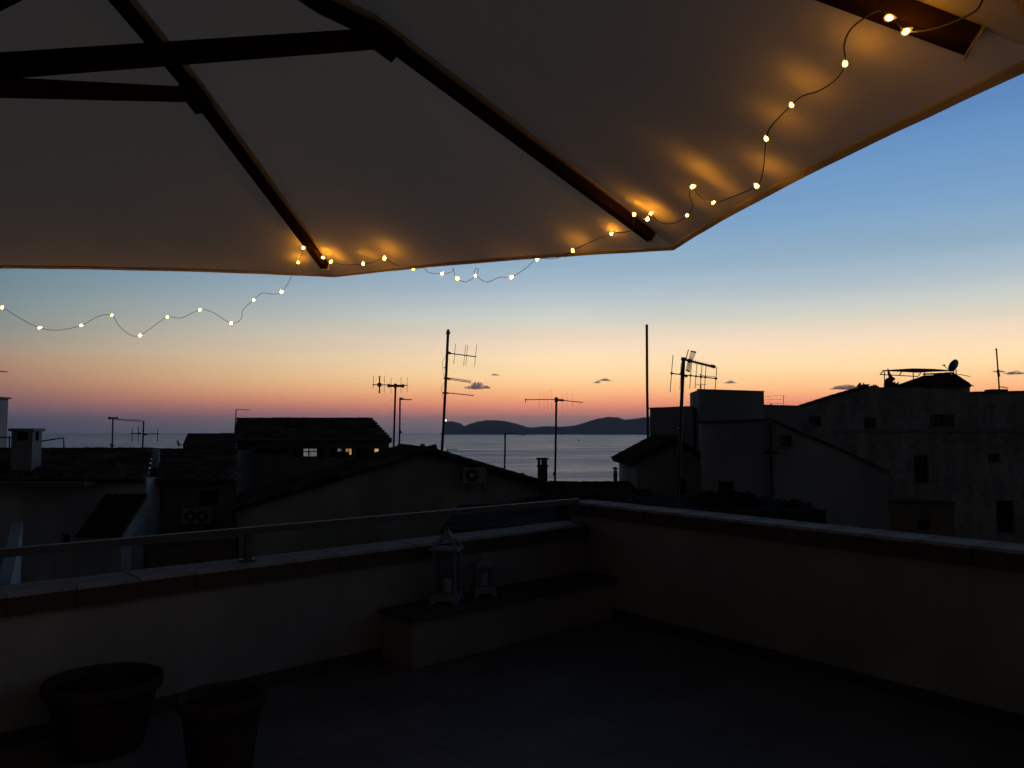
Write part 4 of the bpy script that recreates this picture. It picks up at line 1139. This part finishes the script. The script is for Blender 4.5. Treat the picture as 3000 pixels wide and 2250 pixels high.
def leafy(name, label, cat, p, w, h, n, seed, m='leaf', size=.12, group=None, stems=4):
    t = thing(name, p, label, cat, group); rnd = random.Random(seed); mb = MB()
    for i in range(n):
        a = rnd.uniform(0, 2 * math.pi); r_ = math.sqrt(rnd.random()); z = rnd.random()
        prof = (1 - abs(z - .45) * 1.3) * (.75 + .35 * math.sin(a * 3 + seed) * math.sin(z * 7 + seed))
        c = p + Vector((math.cos(a) * r_ * w / 2 * prof, math.sin(a) * r_ * w / 2 * prof, .08 * h + z * h * (.8 + .2 * math.sin(a * 2 + seed))))
        d = Vector((rnd.gauss(0, 1), rnd.gauss(0, 1), rnd.gauss(.3, .8))).normalized(); s_ = d.cross(Vector((rnd.random(), rnd.random(), .3))).normalized()
        k = size * rnd.uniform(.6, 1.3)
        mb.add([c, c + d * k * .5 + s_ * k * .28, c + d * k, c + d * k * .5 - s_ * k * .28], [(0, 1, 2, 3)])
    mb.build('foliage', m, t, kind='stuff')
    mb = MB()
    for i in range(stems):
        a = rnd.uniform(0, 6.28); mb.tube([p, p + Vector((math.cos(a) * w * .15, math.sin(a) * w * .15, h * .4)), p + Vector((math.cos(a) * w * .3, math.sin(a) * w * .3, h * .8))], .02, 5, .008)
    mb.build('stems', 'wood_dark', t)
Y = 47.2
zz = P(2600, 1140, Y).z
for i, (u, w, top_, lab) in enumerate(((2530, 1.0, 1128, 'low bushy plant at the left end of the roof terrace'), (2562, .9, 1132, 'small bushy plant between the low bush and the cactus'), (2626, .75, 1123, 'round bushy plant right of the cactus on the roof terrace'),
                             (2648, .55, 1134, 'tiny plant left of the hut roof, second from the hut'), (2662, .5, 1133, 'tiny plant touching the hut roof'))):
    p = P(u, 1142, Y); leafy('potted_plant', lab, 'plant', p, w, P(u, top_, Y).z - p.z, 260, 20 + i, group='plants on the roof terrace', size=.13)
p = P(2600, 1142, Y)
t = thing('cactus', p, 'tall columnar cactus in silhouette under the left end of the awning', 'cactus', 'plants on the roof terrace')
for u, v in ((2592, 1112), (2597, 1108), (2602, 1106), (2607, 1112), (2611, 1118), (2617, 1122)):
    a = P(u, 1142, Y); b = P(u + 1, v, Y); mb = MB(); mb.tube([a, a.lerp(b, .5), b - Z3 * .04, b], .062, 8); mb.v[-8:] = [b + (q - b) * .4 for q in mb.v[-8:]]; mb.build('stem', 'cactus_green', t)
p = P(2612, 1108, 47.6)
t = thing('folded_sunshade', P(2617, 1116, 47.6), 'folded sunshade leaning under the awning beside the cactus', 'parasol')
mb = MB(); mb.tube([P(2601, 1080, 47.6), P(2604, 1093, 47.6), P(2609, 1105, 47.6), P(2617, 1114, 47.6)], .03, 8, .16); mb.build('cloth', 'canvas_dark', t)
mb = MB(); mb.tube([P(2606, 1098, 47.6), P(2622, 1134, 47.6)], .025, 6); mb.build('pole', 'steel_dark', t)
p = P(2541, 1130, 47.4); t = thing('roof_table', p - Z3 * .3, 'small flat table top showing above the low bush on the roof terrace', 'table')
mb = MB(); mb.box(P(2534, 1127, 47.4), X3 * .3, Y3 * .3, Z3 * .03); mb.build('top', 'steel_dark', t); mb = MB(); mb.tube([P(2541, 1127, 47.5), P(2541, 1142, 47.5)], .03, 6); mb.build('leg', 'steel_dark', t)
p = P(2518, 1128, 46.5)
t = thing('satellite_dish', P(2514, 1137, 46.5), 'small tilted dish on the sloping roof line left of the roof terrace', 'satellite dish')
mb = MB(); mb.lathe(P(2517, 1129, 46.5), [(.001, -.03), (.12, -.015), (.19, .02), (.19, .03)], 16, Matrix.Rotation(R(-55), 3, 'Y')); mb.build('reflector', 'steel_dark', t)
mb = MB(); mb.tube([P(2516, 1131, 46.5), P(2513, 1140, 46.5)], .02, 6); mb.build('post', 'steel_dark', t)

# low ochre house and shrubs beyond the right parapet
Y = 40.0
t = house_root('town_house', 2690, 1470, Y, 'low ochre house at the foot of the long stone building')
facade(t, Y, [(2585, 1472), (2795, 1476)], [(hole(2690, 2726, 1522, 1552, Y), dict(mull=False))], 3, 'plaster_ochre')
mb = MB(); a, b = P(2580, 1470, Y - .1), P(2800, 1474, Y - .1); mb.bar(a + Y3 * .3, b + Y3 * .3, .7, .1); mb.build('eave_slab', 'roof_clay', t)
Y = 21.0
t = house_root('flat_roof_house', 2150, 1490, Y, 'low flat roof with shrubs, just beyond the taller parapet')
facade(t, Y, [(1930, 1492), (2420, 1496)], [], 4.5, 'bitumen')
for i, (u, w, top_, lab) in enumerate(((2072, 1.1, 1446, 'leftmost dark shrub behind the taller parapet'), (2130, 1.2, 1438, 'tallest dark shrub, middle of the row behind the taller parapet'), (2192, 1.1, 1450, 'dark shrub right of the tallest one behind the taller parapet'), (2330, 1.3, 1474, 'low dark shrub at the right end of the flat roof'))):
    p = P(u, 1494, Y + 1.2); leafy('shrub', lab, 'shrub', p, w, P(u, top_, Y + 1.2).z - p.z, 700, 40 + i, group='shrubs on the flat roof', size=.14)

# ------------------------------------------------------------------ aerials
AG = 'television aerials on the roofs'
def aerial(label, mast, Y, rad, parts, name='tv_aerial', m='steel_dark', foot=.6, knob=False):
    """mast: (u, v) from the top down; parts: list of (kind, data)"""
    pts_ = [P(u, v, Y) for u, v in mast]; pts_.append(pts_[-1] + (pts_[-1] - pts_[-2]).normalized() * foot)
    t = thing(name, pts_[-1], label, 'aerial', AG if name == 'tv_aerial' else None)
    mb = MB(); mb.tube(pts_, rad, 8); mb.build('mast', m, t)
    if knob:
        mb = MB(); q = pts_[0]; mb.lathe(q - Z3 * .02, [(.02, -.14), (.085, -.12), (.085, -.05), (.05, -.03), (.05, .0), (.075, .02), (.03, .06)], 10); mb.build('cap', m, t)
    for kind, d in parts:
        if kind == 'boom':
            (u0, v0, u1, v1, r_) = d[:5]; a, b = P(u0, v0, Y - .06), P(u1, v1, Y - .06)
            mb = MB(); mb.tube([a, b], r_, 6); bo = mb.build('boom', m, t)
            proto = None
            for (f, up, dn, er) in d[5]:
                # rods stand upright across the boom
                q = a.lerp(b, f) + Vector((0, -.02, 0)); sc = Y / FPX
                mb = MB(); mb.tube([q + Z3 * up * sc + X3 * (d[6] if len(d) > 6 else 0) * up * sc, q - Z3 * dn * sc - X3 * (d[6] if len(d) > 6 else 0) * dn * sc], er, 5); mb.build('element', m, bo)
                mb = MB(); mb.cbox(q, er * 5, er * 5, er * 5); mb.build('clip', m, bo)
        elif kind == 'depth':      # rods that run front to back, seen nearly end on
            (u0, v0, u1, v1, r_, n, half) = d; a, b = P(u0, v0, Y - .06), P(u1, v1, Y - .06)
            mb = MB(); mb.tube([a, b], r_, 6); bo = mb.build('boom', m, t)
            for i in range(n):
                q = a.lerp(b, (i + .5) / n); mb = MB(); mb.tube([q - Y3 * half + X3 * half * .05 + Z3 * .03, q + Y3 * half - X3 * half * .05 + Z3 * .03], .006, 5); mb.build('element', m, bo)
        elif kind == 'clamp':
            u0, v0, u1, v1, r_ = d; mb = MB(); mb.bar(P(u0, v0, Y - .05), P(u1, v1, Y - .05), r_, r_); mb.build('clamp', m, t)
        elif kind == 'cable':
            mb = MB(); mb.tube(catmull([P(u, v, Y + .03) for u, v in d]), .006, 5); mb.build('cable', 'cable_rubber', t)
        elif kind == 'reflector':
            for q in d:
                mb = MB(); mb.bar(P(*q[0], Y - .05), P(*q[1], Y - .05), .03, .03); bo = mb.build('reflector', m, t)
            (a0, a1), (b0, b1) = d[0], d[1]
            mb = MB()
            for i in range(5):
                f = i / 4; qa = P(*a0, Y).lerp(P(*a1, Y), f); qb = P(*b0, Y).lerp(P(*b1, Y), f); mb.tube([qa, qb], .007, 4)
            mb.build('reflector_rods', m, bo)
    return t
er = .012
aerial('short aerial mast with a long level boom, left of its crossed neighbour', [(331, 1222), (329, 1300), (328, 1316)], 29.2, .028,
       [('depth', (336, 1229, 414, 1234, .014, 8, .25)), ('clamp', (321, 1225, 346, 1224, .05)), ('clamp', (328, 1300, 330, 1308, .09)), ('boom', (322, 1225, 345, 1224, .016, [(0, 4, 4, .016)]))])
aerial('short aerial mast carrying a crossed aerial with upright rods, over the left roofs', [(421, 1233), (418, 1316)], 29.0, .030,
       [('boom', (388, 1270, 464, 1271, .016, [(.0, 16, 26, .011), (.24, 22, 24, .011), (.98, 14, 24, .011)])), ('clamp', (404, 1270, 412, 1270, .06)), ('clamp', (420, 1272, 430, 1273, .07))])
aerial('thin bracket shaped aerial at the left end of the long house roof', [(692, 1199), (690, 1235)], 44, .03, [('depth', (692, 1200, 733, 1201, .016, 5, .2))], foot=.9)
aerial('aerial mast with a broad cross boom of faint upright rods, left of the shorter bracket', [(1159, 1128), (1156, 1220), (1153, 1316)], 36, .045,
       [('boom', (1094, 1127, 1194, 1129, .022, [(.0, 26, 10, .010), (.18, 26, 25, .032), (.32, 27, 24, .009), (.52, 22, 24, .009), (.81, 22, 22, .010), (.99, 24, 22, .009)])),
        ('clamp', (1138, 1130, 1182, 1131, .10)), ('clamp', (1136, 1130, 1142, 1130, .15)), ('clamp', (1178, 1131, 1184, 1131, .15)), ('clamp', (1159, 1124, 1158, 1136, .12))])
aerial('shorter aerial mast with a stubby boom, close beside the broad cross boom', [(1172, 1166), (1171, 1270), (1169, 1316)], 35, .036,
       [('depth', (1172, 1170, 1206, 1171, .022, 6, .2)), ('clamp', (1171, 1167, 1182, 1170, .09)), ('clamp', (1172, 1262, 1173, 1270, .12))])
aerial('tallest aerial, a leaning mast with three arms pointing right', [(1313, 968), (1306, 1120), (1299, 1250), (1294, 1332)], 31, .052,
       [('boom', (1308, 1034, 1394, 1045, .022, [(.28, 30, 30, .009), (.62, 31, 32, .009), (.69, 31, 30, .009), (.99, 34, 30, .009)], .10)), ('clamp', (1308, 1030, 1320, 1036, .09)),
        ('depth', (1305, 1106, 1380, 1117, .016, 9, .22)), ('depth', (1305, 1110, 1380, 1121, .016, 2, .05)), ('clamp', (1300, 1108, 1318, 1111, .07)),
        ('depth', (1300, 1150, 1388, 1159, .018, 12, .22)), ('clamp', (1296, 1151, 1314, 1152, .06)), ('clamp', (1301, 1077, 1311, 1078, .05)),
        ('cable', [(1306, 1040), (1297, 1062), (1298, 1090), (1304, 1108)]), ('cable', [(1303, 1118), (1294, 1138), (1296, 1158), (1301, 1172)])], knob=True)
aerial('tiny bracket aerial at the foot of the leaning mast, on the gable roof', [(1311, 1315), (1311, 1334)], 30, .022, [('depth', (1311, 1317, 1342, 1317, .012, 4, .15))])
aerial('thin aerial with one long arm against the sea, left of the square chimney', [(1480, 1268), (1479, 1340), (1478, 1392)], 28.5, .030,
       [('depth', (1480, 1269, 1540, 1274, .015, 9, .2)), ('clamp', (1478, 1378, 1478, 1392, .12))])
aerial('T shaped aerial with two opposite arms, right of the square chimney', [(1630, 1166), (1628, 1300), (1626, 1412)], 31, .042,
       [('boom', (1539, 1171, 1630, 1170, .018, [(.01, 2, 9, .012), (.45, 22, 26, .004), (.6, 24, 28, .004), (.72, 26, 28, .004), (.85, 34, 30, .004)])), ('boom', (1640, 1172, 1707, 1179, .018, [(.1, 30, 32, .004), (.32, 26, 26, .004), (.55, 24, 26, .004)])),
        ('clamp', (1626, 1171, 1652, 1173, .08)), ('clamp', (1624, 1383, 1624, 1393, .10)), ('clamp', (1630, 1164, 1629, 1178, .12))])
t = aerial('tall bare pole without arms at the right end of the sea view', [(1895, 951), (1896, 1140), (1899, 1325)], 31, .050, [], name='bare_pole'); t['category'] = 'pole'
rods = [(.085 + .0, 30, 0, .0)]
aerial('double aerial mast with a heavy sloping boom over a row of upright rods, right foreground', [(2003, 1047), (1999, 1130), (1994, 1240), (1986, 1452)], 18, .040,
       [('boom', (2004, 1053, 2096, 1076, .026, [(.28, 7, 7, .005), (.36, 7, 7, .005), (.44, 7, 7, .005), (.52, 7, 7, .005), (.60, 7, 7, .005), (.68, 7, 7, .005), (.76, 7, 7, .005), (.84, 7, 7, .005), (.92, 7, 7, .005)])),
        ('boom', (2083, 1072, 2095, 1075, .038, [])), ('clamp', (1996, 1051, 2008, 1053, .07)), ('clamp', (2015, 1056, 2024, 1058, .075)),
        ('reflector', [((2024, 1029), (2039, 1032)), ((2018, 1056), (2027, 1058))]), ('reflector', [((2010, 1084), (2021, 1089)), ((2016, 1058), (2024, 1060))]),
        ('boom', (2012, 1046, 2014, 1056, .004, [])), ('clamp', (2017, 1024, 2010, 1051, .018)),
        ('boom', (1967, 1094, 2097, 1109, .013, [(0, 54, 55, .009), (.21, 30, 44, .006), (.43, 42, 38, .008), (.55, 40, 36, .008), (.665, 36, 36, .008), (.76, 36, 36, .008), (1, 34, 33, .009)], .09)),
        ('boom', (2052, 1100, 2096, 1104, .007, [])), ('clamp', (1996, 1098, 2014, 1103, .045)), ('clamp', (1994, 1092, 2001, 1104, .055)),
        ('clamp', (1988, 1255, 1996, 1264, .07)), ('cable', [(1996, 1062), (1994, 1090), (1997, 1130), (1995, 1200)])])
aerial('faint aerial of thin wires behind the raised box', [(2296, 1158), (2294, 1192)], 58, .02, [('depth', (2242, 1162, 2296, 1158, .010, 3, .1)), ('depth', (2242, 1171, 2294, 1170, .008, 2, .1)), ('depth', (2244, 1181, 2290, 1182, .008, 2, .1))])
aerial('small distant aerial just showing behind the right foreground rods', [(2052, 1095), (2054, 1140)], 60, .03, [('boom', (2040, 1127, 2070, 1127, .02, []))], foot=1.5)
aerial('lone mast with a tangle of small aerials at the far right', [(2919, 1022), (2924, 1090), (2928, 1146)], 47, .042,
       [('boom', (2908, 1088, 2945, 1090, .018, [(.1, 4, 6, .006), (.5, 9, 8, .006), (.75, 7, 6, .006)])), ('boom', (2924, 1084, 2944, 1091, .02, [])), ('clamp', (2923, 1084, 2927, 1104, .10)), ('depth', (2926, 1133, 2952, 1137, .02, 4, .2)), ('clamp', (2917, 1023, 2921, 1023, .07))])
aerial('end of an aerial boom poking in at the left edge', [(-14, 1080), (-14, 1172)], 34, .03, [('depth', (-40, 1087, 21, 1090, .014, 8, .2))])

# ------------------------------------------------------------------ sea air between here and the far land
m = bpy.data.materials.new('sea_haze'); m.use_nodes = True; t_ = m.node_tree; t_.nodes.clear()
pv = t_.nodes.new('ShaderNodeVolumePrincipled'); pv.inputs['Color'].default_value = (.62, .74, .95, 1)
pv.inputs['Density'].default_value = HAZE; pv.inputs['Anisotropy'].default_value = .2
o_ = t_.nodes.new('ShaderNodeOutputMaterial'); t_.links.new(pv.outputs[0], o_.inputs['Volume'])
mats['sea_haze'] = m
mb = MB(); mb.box((-9300, -900, SEA - 5), X3 * 18600, Y3 * 10200, Z3 * 190)
tag(mb.build('haze', 'sea_haze'), kind='stuff')
